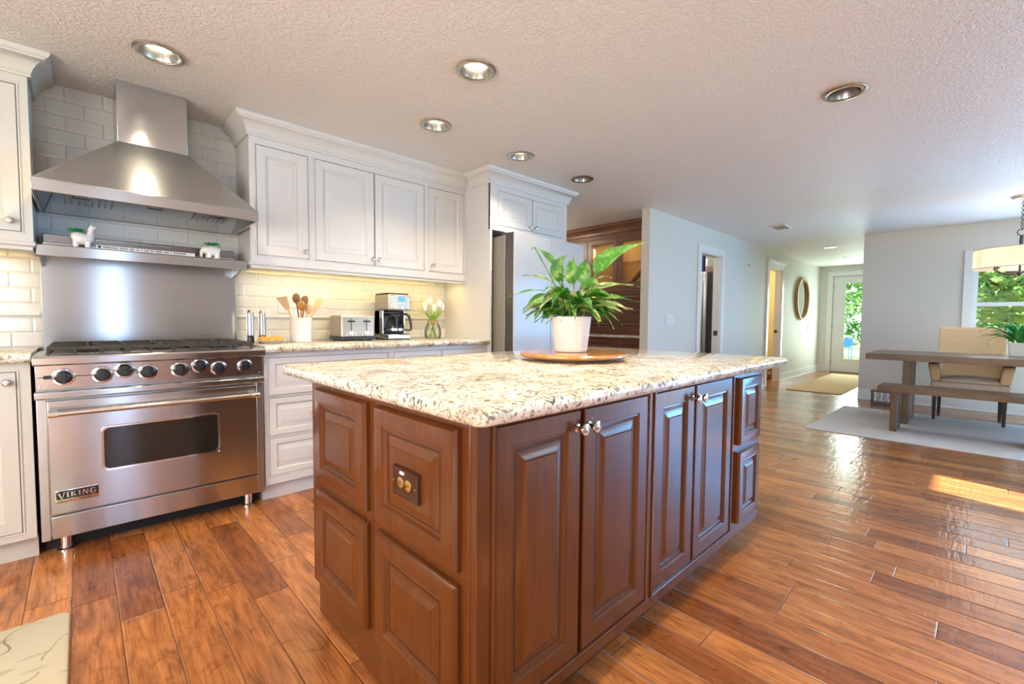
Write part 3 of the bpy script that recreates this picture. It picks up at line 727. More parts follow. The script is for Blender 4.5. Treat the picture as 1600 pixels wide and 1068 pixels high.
mb = MB(); mb.prism([(2.868, .722), (2.906, .722), (2.906, .758), (2.868, .758), (2.862, .752), (2.862, .728)], (RX1-RX0+.008, 0, 0), (RX0-.004, 0, 0), (0, 1, 0)); mb.build('trim_bar', 'steel', t, .002)
# engraved line on control panel, small label
for a, b in ((RX0+.008, -.095), (-.025, .03), (.03, .04), (.69, RX1-.01), (.645, .655), (.10, .13), (.19, .215), (.40, .43), (.49, .52)): mb = MB(); mb.box(a, b, 2.8845, 2.888, .8185, .8215); mb.build('engraved_line', 'ink', cp)
mb = MB(); mb.box(-.126, -.100, 2.8835, 2.888, .812, .828); mb.build('name_tag', 'black', cp, .001)
for x in (RX0+.014, RX1-.014):
    for z in (.778, .862): mb = MB(); mb.lathe([(.005, 0), (.005, .002), (0, .003)], (x, 2.887, z), (0, -1, 0), 10); mb.build('screw', 'chrome', cp)
KP = [(-.062, .818), (.069, .819), (.149, .835), (.237, .821), (.368, .823), (.455, .837), (.541, .819), (.668, .823)]
for i, (x, z) in enumerate(KP):
    s = 1.13
    mb = MB(); mb.lathe([(.034*s, 0), (.035*s, .004), (.033*s, .008), (.027*s, .009), (.026*s, .006)], (x, 2.887, z), (0, -1, 0), 28); k = mb.build('knob_bezel', 'chrome', t)
    mb = MB(); mb.lathe([(.0265*s, .002), (.0265*s, .012), (.022*s, .026), (.020*s, .029), (0, .030)], (x, 2.887, z), (0, -1, 0), 24)
    mb.box(x-.007*s, x+.007*s, 2.887-.040, 2.887-.026, z-.021*s, z+.021*s); mb.build('knob', 'black', k, .0012)
for x, z in ((.190, .832), (.495, .832)): mb = MB(); mb.lathe([(.004, 0), (.004, .003), (0, .004)], (x+.002, 2.886, z), (0, -1, 0), 10); mb.build('indicator_lamp', 'black', cp)
# oven door
dx0, dx1, dz0, dz1 = -.118, .721, .196, .712
wx0, wx1, wz0, wz1 = .068, .525, .372, .565
def rrect(x0, x1, z0, z1, r, y, n=6):
    pts = []
    for cx, cz, st in ((x1-r, z1-r, 0), (x0+r, z1-r, 1), (x0+r, z0+r, 2), (x1-r, z0+r, 3)):
        for j in range(n+1): an = st*PI/2+PI/2*j/n; pts.append((cx+r*math.cos(an), y, cz+r*math.sin(an)))
    return pts
mb = MB(); mb.holed((0, 2.865, 0), XA, ZA, -YA, dx0, dx1, dz0, dz1, [(wx0-.004, wx1+.004, wz0-.004, wz1+.004)], -.038, 0); door = mb.build('oven_door', 'steel', t, .003)
mb = MB()
mb.loft([rrect(wx0-.013, wx1+.013, wz0-.013, wz1+.013, .03, 2.8655), rrect(wx0-.011, wx1+.011, wz0-.011, wz1+.011, .028, 2.860), rrect(wx0-.002, wx1+.002, wz0-.002, wz1+.002, .022, 2.8605), rrect(wx0, wx1, wz0, wz1, .02, 2.868)], False, False); mb.build('window_frame', 'chrome', door, smooth=50)
mb = MB(); mb.loft([rrect(wx0-.003, wx1+.003, wz0-.003, wz1+.003, .02, 2.8665), rrect(wx0-.003, wx1+.003, wz0-.003, wz1+.003, .02, 2.872)]); mb.build('window', 'ovenglass', door)
mb = MB(); mb.cyl((dx0+.006, 2.815, .662), (dx1-.002, 2.815, .662), .0125, seg=18)
mb.build('handle', 'nickel', door)
for x in (dx0+.022, dx1-.016):
    mb = MB(); mb.cyl((x-.018, 2.815, .662), (x+.018, 2.815, .662), .0155, seg=18); mb.box(x-.011, x+.011, 2.815, 2.868, .652, .672); mb.build('handle_bracket', 'chrome', door, .002)
# name badge
bx0, bx1, bz0, bz1 = -.103, .043, .246, .304
mb = MB(); mb.loft([rrect(bx0, bx1, bz0, bz1, .007, 2.8652), rrect(bx0, bx1, bz0, bz1, .007, 2.8615), rrect(bx0+.001, bx1-.001, bz0+.001, bz1-.001, .006, 2.861)]); bd = mb.build('badge', 'chrome', door)
mb = MB(); mb.loft([rrect(bx0+.003, bx1-.003, bz0+.017, bz1-.003, .004, 2.8612), rrect(bx0+.003, bx1-.003, bz0+.017, bz1-.003, .004, 2.8604)]); mb.build('badge_field', 'black', door)
# badge letters with serifs, drawn as strokes (x, z in letter units)
LET = {
 'V': [[(0, 1), (.42, 0), (.52, 0), (.24, 1)], [(.40, 0), (.52, 0), (.86, 1), (.76, 1)], [(-.08, 1), (.34, 1), (.34, .93), (-.08, .93)], [(.64, 1), (.96, 1), (.96, .93), (.64, .93)]],
 'I': [[(.12, 0), (.34, 0), (.34, 1), (.12, 1)], [(0, 0), (.46, 0), (.46, .08), (0, .08)], [(0, .92), (.46, .92), (.46, 1), (0, 1)]],
 'K': [[(.12, 0), (.34, 0), (.34, 1), (.12, 1)], [(0, 0), (.46, 0), (.46, .08), (0, .08)], [(0, .92), (.46, .92), (.46, 1), (0, 1)], [(.34, .40), (.46, .52), (.82, 1), (.70, 1)], [(.38, .56), (.50, .66), (.95, 0), (.68, 0)], [(.60, .93), (.92, .93), (.92, 1), (.60, 1)], [(.60, 0), (1.02, 0), (1.02, .08), (.60, .08)]],
 'N': [[(.12, 0), (.24, 0), (.24, 1), (.12, 1)], [(.12, 1), (.34, 1), (.92, 0), (.72, 0)], [(.80, 0), (.92, 0), (.92, 1), (.80, 1)], [(0, 0), (.38, 0), (.38, .07), (0, .07)], [(.66, .93), (1.04, .93), (1.04, 1), (.66, 1)]],
}
def gpoly():
    out = []; n = 14
    for i in range(n):
        a0 = math.radians(48+ (264)*i/n); a1 = math.radians(48+264*(i+1)/n)
        w0 = .5-.22*abs(math.cos((a0))) ; w1 = .5-.22*abs(math.cos(a1))
        P = lambda a, r: (.48+.50*r*math.cos(a), .5+.52*r*math.sin(a))
        i0 = .82-.34*max(0, -math.cos(a0)); i1 = .82-.34*max(0, -math.cos(a1))
        out.append([P(a0, i0), P(a0, 1), P(a1, 1), P(a1, i1)])
    out += [[(.70, .06), (.90, .10), (.90, .44), (.70, .44)], [(.55, .38), (1.0, .38), (1.0, .46), (.55, .46)], [(.76, .70), (.84, .70), (.86, 1.0), (.78, .92)]]
    return out
LET['G'] = gpoly()
def letters(mb, word, x, z, hs, ws, gap, y):
    for i, c in enumerate(word):
        k = 1.22 if i == 0 and c == 'V' else 1.0
        for poly in LET[c]:
            pts = [(x+a*ws*k, z+(b*k-(k-1))*hs if k > 1 else z+b*hs) for a, b in poly]
            mb.loft([[(a, y, b) for a, b in pts], [(a, y-.0010, b) for a, b in pts]])
        wd = {'V': .90, 'I': .46, 'K': 1.0, 'N': 1.04, 'G': 1.0}[c]*k; x += wd*ws+gap
mb = MB(); letters(mb, 'VIKING', -.0955, .2695, .0245, .0228, .0028, 2.8604); mb.build('lettering', 'chrome', door)
fc = bpy.data.curves.new('maker_line', 'FONT'); fc.body = 'PROFESSIONAL'; fc.size = .0115; fc.extrude = .0003; fc.space_character = 1.55
fo = bpy.data.objects.new('maker_line', fc); COL.objects.link(fo); bpy.context.view_layer.update()
fm = bpy.data.meshes.new_from_object(fo.evaluated_get(bpy.context.evaluated_depsgraph_get())); bpy.data.objects.remove(fo)
fm.transform(Matrix.Translation(Vector((-.094, 2.8606, .2505)) - t.location) @ Matrix.Rotation(PI/2, 4, 'X')); fm.materials.clear(); fm.materials.append(MT['ink'])
fo = bpy.data.objects.new('maker_line', fm); COL.objects.link(fo); fo.parent = door
mb = MB(); mb.box(dx0, dx1, 2.870, 2.903, .084, .186); mb.build('lower_panel', 'steel', t, .003)
for x in (-.075, .685):
    for y in (2.955, 3.42):
        mb = MB(); mb.lathe([(.034, 0), (.034, .006), (.024, .010), (.023, .085)], (x, y, 0), seg=20); mb.build('leg', 'chrome', t)
# grates and burners
gw = (RX1-RX0-.075)/3
for i in range(3):
    a = RX0+.0375+gw*i+.006; b = a+gw-.012; c0, c1 = 2.935, 3.445; zc = .956; cx = (a+b)/2
    mb = MB(); r = .0075
    def bar(p, q, hh=.016, ww=.006):
        p = Vector(p); q = Vector(q); d = (q-p).normalized(); n = Vector((-d.y, d.x, 0))*ww
        mb.hexa([p-n-ZA*hh, q-n-ZA*hh, q+n-ZA*hh, p+n-ZA*hh, p-n*.7, q-n*.7, q+n*.7, p+n*.7])
    bar((a, c0, zc), (b, c0, zc)); bar((a, c1, zc), (b, c1, zc)); bar((a, c0, zc), (a, c1, zc)); bar((b, c0, zc), (b, c1, zc)); bar((a, 3.19, zc), (b, 3.19, zc))
    for x in (a, b, a+(b-a)*.33, a+(b-a)*.67):
        for y in (c0, 3.19, c1): bar((x, y-.007, zc), (x, y+.007, zc), .0350, .007)
    for yc in (3.062, 3.318):
        for k in range(8):
            an = PI*k/4+PI/8*0; d = Vector((math.cos(an), math.sin(an), 0))
            L = min(abs((b-a)/2/d.x) if abs(d.x) > .01 else 9, abs(.127/d.y) if abs(d.y) > .01 else 9)
            p = Vector((cx, yc, zc+.006)); bar(p+d*.028, p+d*L*.99-ZA*.004, .016, .0052)
    mb.build('grate', 'iron', t, .0015)
    for yc in (3.062, 3.318):
        mb = MB(); mb.lathe([(.05, .0), (.052, .006), (.040, .010), (.038, .016), (.034, .020), (.012, .022), (0, .022)], (cx, yc, .9205), seg=22); mb.build('burner', 'iron', t)
# back guard with high shelf
mb = MB(); mb.box(RX0+.004, RX1+.004, 3.478, 3.512, .913, 1.42); mb.build('back_guard', 'steel', t, .002)
mb = MB(); mb.prism([(3.245, 1.398), (3.258, 1.398), (3.262, 1.440), (3.512, 1.440), (3.512, 1.452), (3.250, 1.455), (3.243, 1.451)], (RX1-RX0+.016, 0, 0), (RX0+.003, 0, 0), (0, 1, 0)); sh = mb.build('high_shelf', 'steel', t, .002)
for x in (RX0+.012, RX1-.020):
    mb = MB(); mb.prism([(3.262, 1.440), (3.262, 1.405), (3.30, 1.385), (3.477, 1.36), (3.477, 1.440)], (.012, 0, 0), (x, 0, 0), (0, 1, 0)); mb.build('shelf_bracket', 'steel_dark', t, .001)
mb = MB(); mb.box(RX0+.02, RX1-.02, 3.405, 3.512, 1.4525, 1.528); mb.build('rear_riser', 'steel_dark', t, .004)
mb = MB(); mb.box(RX0+.02, RX1-.02, 3.392, 3.404, 1.4525, 1.482); mb.build('riser_lip', 'steel', t, .002)
mb = MB()
for k in range(26): mb.box(RX0+.2+k*.014, RX0+.208+k*.014, 3.4035, 3.406, 1.512, 1.516)
mb.build('vent_slots', 'chrome', t)

# ------------------------------------------------------------------ hood
t = thing('range_hood', (.305, 3.2, 1.648), 'stainless steel chimney hood above the range', 'range hood')
hx0, hx1, hy0, hy1 = -.142, .757, 2.90, 3.512; cx0, cx1, cy0 = .168, .474, 3.205
mb = MB()
mb.loft([[(hx0, hy0, 1.702), (hx1, hy0, 1.702), (hx1, hy1, 1.702), (hx0, hy1, 1.702)], [(cx0, cy0, 2.024), (cx1, cy0, 2.024), (cx1, hy1, 2.024), (cx0, hy1, 2.024)]]); mb.build('canopy', 'steel', t, .003)
mb = MB(); mb.holed((0, 0, 1.648), XA, YA, ZA, hx0, hx1, hy0, hy1, [(hx0+.012, hx1-.012, hy0+.014, hy1-.02)], 0, .0535); mb.build('lip', 'steel', t, .002)
mb = MB(); mb.box(cx0, cx1, cy0, hy1, 2.025, H-.001); mb.build('chimney', 'steel', t, .002)
mb = MB(); mb.hexa([(hx0+.075, hy0+.075, 1.688), (hx1-.075, hy0+.075, 1.688), (hx1-.02, hy1-.02, 1.650), (hx0+.02, hy1-.02, 1.650), (hx0+.075, hy0+.075, 1.70), (hx1-.075, hy0+.075, 1.70), (hx1-.02, hy1-.02, 1.70), (hx0+.02, hy1-.02, 1.70)]); fp = mb.build('filter_panel', 'steel', t)
mb = MB()
for k in range(28):
    x = hx0+.10+k*.025; mb.box(x, x+.006, hy0+.10, hy1-.16, 1.668, 1.686) if k < 8 or k > 20 else None
mb.build('baffle', 'steel_dark', fp)
mb = MB()
for x in (.02, .30, .58):
    mb.tube([(x-.03, 3.03, 1.676), (x-.03, 3.03, 1.660), (x+.03, 3.03, 1.660), (x+.03, 3.03, 1.676)], .003, 8)
mb.build('filter_handle', 'iron', fp)
for s, xx in ((1, hx0+.013), (-1, hx1-.013)):
    mb = MB(); mb.hexa([(xx, hy0+.016, 1.652), (xx+s*.06, hy0+.075, 1.690), (xx+s*.006, hy1-.022, 1.650), (xx, hy1-.022, 1.652), (xx, hy0+.016, 1.70), (xx+s*.06, hy0+.075, 1.70), (xx+s*.006, hy1-.022, 1.70), (xx, hy1-.022, 1.70)]); mb.build('end_liner', 'steel_dark', t)

# ------------------------------------------------------------------ ceiling fixtures

GL = 'recessed lights in the kitchen ceiling'
CAN_W = 37
def can(x, y, lit, label):
    t = thing('recessed_light', (x, y, H), label, 'ceiling light', GL); R1 = .102; o = (x, y, H)
    mb = MB(); mb.lathe([(R1, 0), (R1, -.006), (R1-.006, -.010), (R1-.018, -.011), (.074, -.007), (.073, 0)], o, ZA, 40, False, False); mb.build('trim_ring', 'nickel', t)
    mb = MB(); mb.lathe([(.0735, -.006), (.0705, .004), (.060, .045), (.048, .086)], o, ZA, 40, False, False); mb.build('reflector', 'reflector', t)
    mb = MB(); mb.lathe([(.002, .034), (.030, .036), (.048, .045), (.052, .075)], o, ZA, 32, True, False); mb.build('lamp', 'bulb' if lit else 'bulboff', t)
    mb = MB(); mb.box(x-.0705, x+.0705, y-.0705, y+.0705, H+.088, H+.098); mb.build('housing', 'dark', t)
    if lit: add_light('can_glow', 'SPOT', (x, y, H-.014), CAN_W*lit, (1, .83, .60), aim=(0, 0, -1), parent=t, spot_size=math.radians(128), spot_blend=.75, shadow_soft_size=.022)
    return t
CL = ['lit recessed light nearest the hood chimney', 'lit recessed light nearest the viewer, above the island', 'lit recessed light above the long upper cabinet', 'lit recessed light just in front of the refrigerator cabinet crown',
      'unlit recessed light just right of the refrigerator cabinet crown', 'unlit recessed light in the right half of the ceiling', 'lit recessed light above the island front out of view']
for (x, y), l, lab in zip(CANS, (1, 1, 1, 1, 0, 0, 2.5), CL): can(x, y, l, lab)
for x, y, lab in ((9.0, 1.80, 'small round hall light nearer the kitchen'), (10.65, 1.81, 'small round hall light nearer the entry door')):
    t = thing('hall_light', (x, y, H), lab, 'ceiling light', 'flush lights in the hall ceiling')
    mb = MB(); mb.lathe([(.10, 0), (.10, -.008), (.08, -.012), (.078, -.006)], (x, y, H-.0005), ZA, 28, False, False); mb.build('trim_ring', 'trim', t)
    mb = MB(); mb.lathe([(0, -.007), (.05, -.008), (.079, -.005)], (x, y, H-.0005), ZA, 28, False, False); mb.build('lens', 'bulb_hall', t)
    add_light('hall_glow', 'SPOT', (x, y, H-.03), 9, (1, .95, .85), aim=(0, 0, -1), parent=t, spot_size=math.radians(140), spot_blend=.8, shadow_soft_size=.07)
t = thing('ceiling_vent', (6.66, 1.88, H), 'white slotted air vent in the ceiling near the hall', 'vent')
mb = MB(); mb.holed((0, 0, H-.001), XA, YA, -ZA, 6.50, 6.82, 1.78, 1.98, [(6.525, 6.795, 1.805, 1.955)], 0, .012); mb.build('frame', 'trim', t, .003)
mb = MB()
for k in range(9): mb.hexa([(6.53+k*.03, 1.805, H-.002), (6.538+k*.03, 1.805, H-.002), (6.538+k*.03, 1.955, H-.002), (6.53+k*.03, 1.955, H-.002), (6.545+k*.03, 1.805, H-.013), (6.549+k*.03, 1.805, H-.013), (6.549+k*.03, 1.955, H-.013), (6.545+k*.03, 1.955, H-.013)])
mb.build('louvre', 'nickel', t)
mb = MB(); mb.box(6.522, 6.798, 1.802, 1.958, H-.0015, H-.0008); mb.build('duct_shade', 'dark', t)  # flat black sheet standing in for the shade behind the louvres
# under-cabinet strip lights
for a, b, lab, e in ((.86, 2.42, 'slim light bar under the long upper cabinet', 5), (-1.0, -.2, 'slim light bar under the left upper cabinet', 2)):
    t = thing('under_cabinet_light', ((a+b)/2, 3.30, 1.436), lab, 'light', 'light bars under the upper cabinets')
    mb = MB(); mb.box(a, b, 3.28, 3.32, 1.436, 1.4515); mb.build('housing', 'trim', t, .002)
    add_light('bar_glow', 'AREA', ((a+b)/2, 3.30, 1.434), e, (1, .68, .18), aim=(0, .25, -1), size=b-a, size_y=.03, parent=t)

# ------------------------------------------------------------------ island
IX0, IX1, IY0, IY1 = .6185, 2.445, .7548, 1.722
t = thing('kitchen_island', (1.53, 1.24, 0), 'dark cherry kitchen island with raised panel doors', 'kitchen island')
ID = [(.675, .990), (1.006, 1.350), (1.400, 1.700), (1.716, 2.080)]
ops = [(.672, 1.353, .150, .850), (1.397, 2.083, .150, .850)]
mb = MB(); mb.box(IX0+.02, IX1, IY0+.022, IY1, .105, .879); mb.build('carcass', 'cherry', t)
mb = MB(); mb.holed((0, IY0, 0), XA, ZA, -YA, IX0+.0005, IX1, .105, .879, ops, -.0219, 0); f = mb.build('face_frame', 'cherry', t, .002)
b = MB()
for o in ops: b.holed((0, IY0, 0), XA, ZA, -YA, o[0]-.010, o[1]+.010, o[2]-.010, o[3]+.010, [o], -.001, .006)
b.build('beading', 'cherry', f, .002)
# end panel runs to the floor with notches for the toe space
mb = MB(); mb.prism([(IY0+.0225, .105), (IY0+.0225, .879), (IY1, .879), (IY1, .105), (IY1-.065, .105), (IY1-.065, 0), (IY0+.075, 0), (IY0+.075, .105)], (.0195, 0, 0), (IX0, 0, 0), (0, 1, 0)); mb.build('end_panel', 'cherry', t, .0015)
mb = MB(); mb.box(IX0+.02, 2.20, IY0+.075, IY1-.065, 0, .1045); mb.build('toe_kick', 'cherry', t)
mb = MB(); mb.box(IX0+.0005, IX0+.018, IY1-.0655, IY1-.05, 0, .104); mb.build('toe_block', 'cherry', t)
IPROF = [(0, 0), (0, .017), (.003, .020), (.052, .020), (.056, .0155), (.059, .0165), (.063, .010), (.070, .0085), (.074, .0085), (.098, .0165), (.101, .0195)]
for (a, c), k in zip(ID, (.972, 1.024, 1.682, 1.734)):
    d = cdoor(t, 'door', 'cherry', (0, IY0, 0), XA, -YA, a+.001, c-.001, .153, .847, prof=IPROF, d=-.019)
    mb = MB(); mb.lathe([(.012, 0), (.012, .002), (.006, .005), (.0055, .018), (.010, .022), (.0165, .025), (.0175, .028), (.0165, .031), (.013, .0325), (.011, .031), (.008, .0325), (.004, .034), (0, .0345)], (k, IY0-.001, .798), (0, -1, 0), 22); mb.build('knob', 'chrome', d)
TPROF = [(0, 0), (0, .012), (.002, .016), (.006, .022), (.010, .023), (.050, .023), (.054, .0185), (.057, .0195), (.061, .0125), (.068, .0115), (.072, .0115), (.096, .0195), (.099, .0225)]
def tpanel(O, U, N, u0, u1, v0, v1, rail=1.0):
    mb = MB(); mb.rpanel(O, U, ZA, N, u0, u1, v0, v1, [(i*rail if i > .011 else i, d) for i, d in TPROF], (9,)); return mb.build('raised_panel', 'cherry', t, smooth=25, mat2='cherrygroove')
PN = {}
for j, (a, c) in enumerate(((.807, 1.195), (1.257, 1.645))):
    for k, (z0, z1) in enumerate(((.145, .480), (.512, .845))): PN[j, k] = tpanel((IX0, 0, 0), YA, -XA, a, c, z0, z1)
for z0, z1 in ((.170, .502), (.532, .840)): tpanel((0, IY0, 0), XA, -YA, 2.135, 2.395, z0, z1, .86)
op = MB(); op.rpanel((IX0-.0225, 0, 0), YA, ZA, -XA, .942, 1.062, .632, .710, [(0, 0), (0, .008), (.003, .0125), (.012, .0125), (.014, .011)]); pl = op.build('outlet_plate', 'brownplate', PN[0, 1])
op = MB()
for c in (.984, 1.020): op.lathe([(.0155, 0), (.0155, .0025), (.013, .0035), (0, .0035)], (IX0-.0335, c, .671), (-1, 0, 0), 18)
for c in (.984, 1.020):
    for dz_ in (-.006, .006): op.box(IX0-.0388, IX0-.0366, c-.005, c+.005, .671+dz_-.0012, .671+dz_+.0012)
op.build('receptacle', 'brass', PN[0, 1], .0006)
op = MB(); op.box(IX0-.0375, IX0-.034, 1.001, 1.021, .694, .702); op.build('test_button', 'paper', PN[0, 1], .001)
op = MB()
for c in (.950, 1.054): op.lathe([(.003, 0), (.003, .001), (0, .0018)], (IX0-.0352, c, .671), (-1, 0, 0), 10)
op.build('screw', 'brass', PN[0, 1])
# island worktop
mb = counter(.538, 2.505, .648, 1.83, .880, 1, 1, 1, 1, rnd=.035)
tag(mb.build('countertop', 'granite', smooth=50), 'large speckled granite island top under the wooden tray', 'countertop')

# tray and lily
TX, TY = 1.565, 1.245
t = thing('lazy_susan', (TX, TY, .920), 'round acacia wood turntable tray on the island', 'tray')
mb = MB(); mb.lathe([(.21, .012), (.226, .016), (.233, .022), (.233, .028), (.229, .033), (.220, .0345), (.12, .0335), (0, .0335)], (TX, TY, .92), seg=56); mb.build('disc', 'tray', t)
mb = MB(); mb.lathe([(.115, 0.0003), (.118, .004), (.115, .0125)], (TX, TY, .92), seg=32); mb.build('base', 'tray', t)
PX, PY, PZ = 1.572, 1.262, .9537
t = thing('potted_lily', (PX, PY, PZ), 'leafy green lily in a white pot on the wooden tray', 'plant')
mb = MB(); mb.lathe([(.062, 0), (.068, .003), (.072, .012), (.088, .150), (.0895, .154), (.087, .156), (.082, .153), (.079, .135)], (PX, PY, PZ), seg=44, cap1=False); mb.build('pot', 'pot', t)
mb = MB(); mb.lathe([(0, .136), (.05, .139), (.081, .134)], (PX, PY, PZ), seg=30, cap0=False, cap1=False); mb.build('soil', 'soil', t)

def leaf(mb, base, mid, tip, w, fold=.25, n=9, up=None, twist=0, stem=None, ws=1.0):
    """blade from base over mid to tip; w half width; folded along its rib; tip drawn out to a point"""
    base, mid, tip = Vector(base), Vector(mid), Vector(tip); rings = []
    for i in range(n+1):
        s = i/n; p = base*(1-s)**2 + mid*2*s*(1-s) + tip*s*s
        d = ((mid-base)*(1-s) + (tip-mid)*s).normalized()
        u = Vector(up) if up is not None else Vector((0, 0, 1))
        if abs(d.dot(u)) > .96: u = Vector((-FW.x, -FW.y, .1)).normalized()
        sd = d.cross(u).normalized(); nn = sd.cross(d).normalized()
        if twist: sd, nn = sd*math.cos(twist*s)+nn*math.sin(twist*s), nn*math.cos(twist*s)-sd*math.sin(twist*s)
        prof = (math.sin(PI*min(1, s*1.06)**.80) if s < .94 else .10*(1-s)/.06) if ws == 1 else math.sin(PI*s**ws)
        hw = w*max(.015, prof); k = .012*math.sin(9*s+base.x*40)
        rings.append([p-sd*hw+nn*(hw*fold+k*.3), p-sd*hw*.5+nn*(hw*fold*.35), p, p+sd*hw*.5+nn*(hw*fold*.35), p+sd*hw+nn*(hw*fold-k*.3)])
    mb.loft(rings, closed=False)
    if stem is not None: mb.tube([stem, (Vector(stem)*.45+base*.55)+Vector((0, 0, .01)), base], [.0035, .003, .0025], 6, False)
pd = (Vector((PX, PY, 0))-VIEW).dot(FW); base_c = Vector((PX, PY, PZ+.14))
g1, g2 = MB(), MB()
def L(bx, by, mx, my, tx, ty, w, dd=0, pale=0, bd=0, up=None, twist=0, fold=.3):
    b_ = at(bx, by, pd+bd); m_ = at(mx, my, pd+(dd+bd)/2); t_ = at(tx, ty, pd+dd)
    leaf(g2 if pale else g1, b_, m_, t_, w*1.32, fold, up=up, twist=twist, stem=base_c+Vector((R.uniform(-.03, .03), R.uniform(-.03, .03), 0)))
face = (-FW).normalized()
vw = tuple((face*.8+ZA*.5).normalized()); vs = tuple((face*.35+ZA*.9).normalized())
# big upright / leaning blades
L(930, 430, 938, 396, 1008, 379, .029, -.02, up=vw)            # long blade reaching to the right
L(874, 442, 862, 415, 886, 398, .024, -.03, up=vw)             # upright pointed blade
L(897, 446, 890, 420, 896, 400, .022, .01, pale=0, up=vw)
L(910, 446, 912, 418, 915, 404, .026, -.02, up=vw)
L(874, 422, 858, 398, 836, 386, .012, .03, up=vw)              # thin blade up left
L(836, 387, 831, 385, 830, 392, .003, .03, up=vw)
L(868, 445, 850, 430, 815, 430, .014, .0, pale=1, up=vs)
L(858, 458, 838, 446, 793, 464, .007, -.02, up=vs)
L(862, 462, 845, 455, 818, 484, .018, -.04, up=vs)
L(858, 462, 838, 452, 817, 486, .006, .02, pale=1, up=vs)
L(868, 466, 845, 470, 833, 508, .018, -.06, pale=1, up=vs)
L(872, 472, 856, 478, 846, 503, .016, -.08, up=vs)
L(905, 470, 935, 440, 990, 445, .026, -.02, pale=1, up=vs)
L(925, 450, 945, 438, 1008, 450, .010, .02, up=vs)
L(915, 472, 945, 458, 1000, 472, .026, -.05, up=vs)
L(930, 470, 955, 475, 989, 483, .010, .0, pale=1, up=vs)
L(918, 482, 940, 478, 962, 498, .020, -.06, up=vs)
L(910, 484, 930, 480, 937, 512, .010, -.08, pale=1, up=vs)
L(925, 484, 950, 488, 959, 514, .008, -.03, pale=1, up=vs)
L(932, 436, 944, 428, 956, 434, .006, .02, pale=1, up=vs)
L(878, 440, 882, 424, 892, 446, .014, -.06, up=vw)
L(905, 455, 925, 430, 940, 448, .018, -.04, up=vw)
for k in range(64):
    an = R.uniform(0, 2*PI); ln = R.uniform(.07, .16); up_ = R.uniform(.02, .12)
    d = Vector((math.cos(an), math.sin(an), 0)); b_ = base_c + d*R.uniform(.01, .05) + ZA*R.uniform(.01, .05)
    m_ = b_ + d*ln*.45 + ZA*up_; t_ = b_ + d*ln + ZA*(up_*.5-R.uniform(.0, .06))
    leaf(g2 if k % 4 == 0 else g1, b_, m_, t_, R.uniform(.013, .027), .35, twist=R.uniform(-.4, .4), stem=base_c+d*.02)
for k in range(30):
    sx = (-1 if k % 2 else 1)*R.uniform(.35, 1); d = (Vector((RT.x, RT.y, 0))*sx + Vector((FW.x, FW.y, 0))*R.uniform(-.7, .5)).normalized()
    ln = R.uniform(.11, .21); b_ = base_c+d*R.uniform(.02, .05)+ZA*R.uniform(.02, .09); up_ = R.uniform(.03, .12)
    leaf(g2 if k % 3 == 0 else g1, b_, b_+d*ln*.5+ZA*up_, b_+d*ln+ZA*(up_*.55-R.uniform(.02, .09)), R.uniform(.017, .030), .32, twist=R.uniform(-.7, .7), stem=base_c+d*.02)
for k in range(16):
    an = R.uniform(0, 2*PI); d = Vector((math.cos(an), math.sin(an), 0)); b_ = base_c+d*.03+ZA*.03
    leaf(g2 if k % 3 == 0 else g1, b_, b_+d*.05+ZA*.09, b_+d*R.uniform(.06, .11)+ZA*R.uniform(.06, .11), R.uniform(.012, .02), .3, stem=base_c)
g1.build('foliage', 'lily', t, smooth=60); g2.build('pale_foliage', 'lilypale', t, smooth=60, label='pale variegated leaves')

# ------------------------------------------------------------------ things on the worktop by the tiles
CZ = .9305
for x, y, lab in ((.800, 3.30, 'steel pepper mill nearer the range'), (.880, 3.345, 'steel salt mill behind the pastry plate')):
    t = thing('grinder', (x, y, CZ), lab, 'mill', 'steel mills beside the range')
    mb = MB(); mb.lathe([(.021, 0), (.0215, .003), (.0205, .045), (.019, .048)], (x, y, CZ), seg=24); mb.build('acrylic_base', 'drip', t)
    mb = MB(); mb.lathe([(.0195, .0482), (.0225, .052), (.0225, .185), (.020, .200), (.013, .212), (.004, .217), (0, .2175)], (x, y, CZ), seg=24); mb.build('steel_body', 'steel_v', t)
px, py = .905, 3.215
t = thing('plate', (px, py, CZ), 'white plate of small pastries beside the range', 'plate')
mb = MB(); mb.lathe([(.050, 0), (.052, .002), (.058, .006), (.092, .016), (.094, .018), (.090, .018), (.055, .008), (0, .007)], (px, py, CZ), seg=36); mb.build('dish', 'ceramic', t)
pp = [(-.045, -.02), (-.012, -.035), (.022, -.03), (.05, -.005), (-.03, .012), (.005, .002), (.032, .022), (-.005, .035), (-.055, .008)]
pn = ['at the left rim', 'at the near left', 'at the near right', 'at the right rim', 'left of centre', 'in the centre', 'at the far right', 'at the far rim', 'at the far left']
for k, ((a, b), n) in enumerate(zip(pp, pn)):
    mb = MB(); r = .018+.003*(k % 3); mb.ball((px+a, py+b, CZ+.009+r*.78), r, 14, 10, (1.1, 1, .8))
    for v in mb.bm.verts: v.co += Vector((math.sin(v.co.z*310+k), math.cos(v.co.x*290), math.sin(v.co.y*300)))*.0012
    tag(mb.build('pastry', 'pastry'), 'golden pastry %s of the white plate' % n, 'pastry', 'pastries on the white plate')
kx_, ky_ = 1.112, 3.29
t = thing('utensil_crock', (kx_, ky_, CZ), 'white ceramic crock full of cooking utensils', 'crock')
mb = MB(); mb.lathe([(.066, 0), (.069, .002), (.070, .010), (.070, .160), (.0715, .166), (.071, .170), (.066, .170), (.065, .160), (.064, .012), (0, .010)], (kx_, ky_, CZ), seg=40); mb.build('vessel', 'ceramic', t)
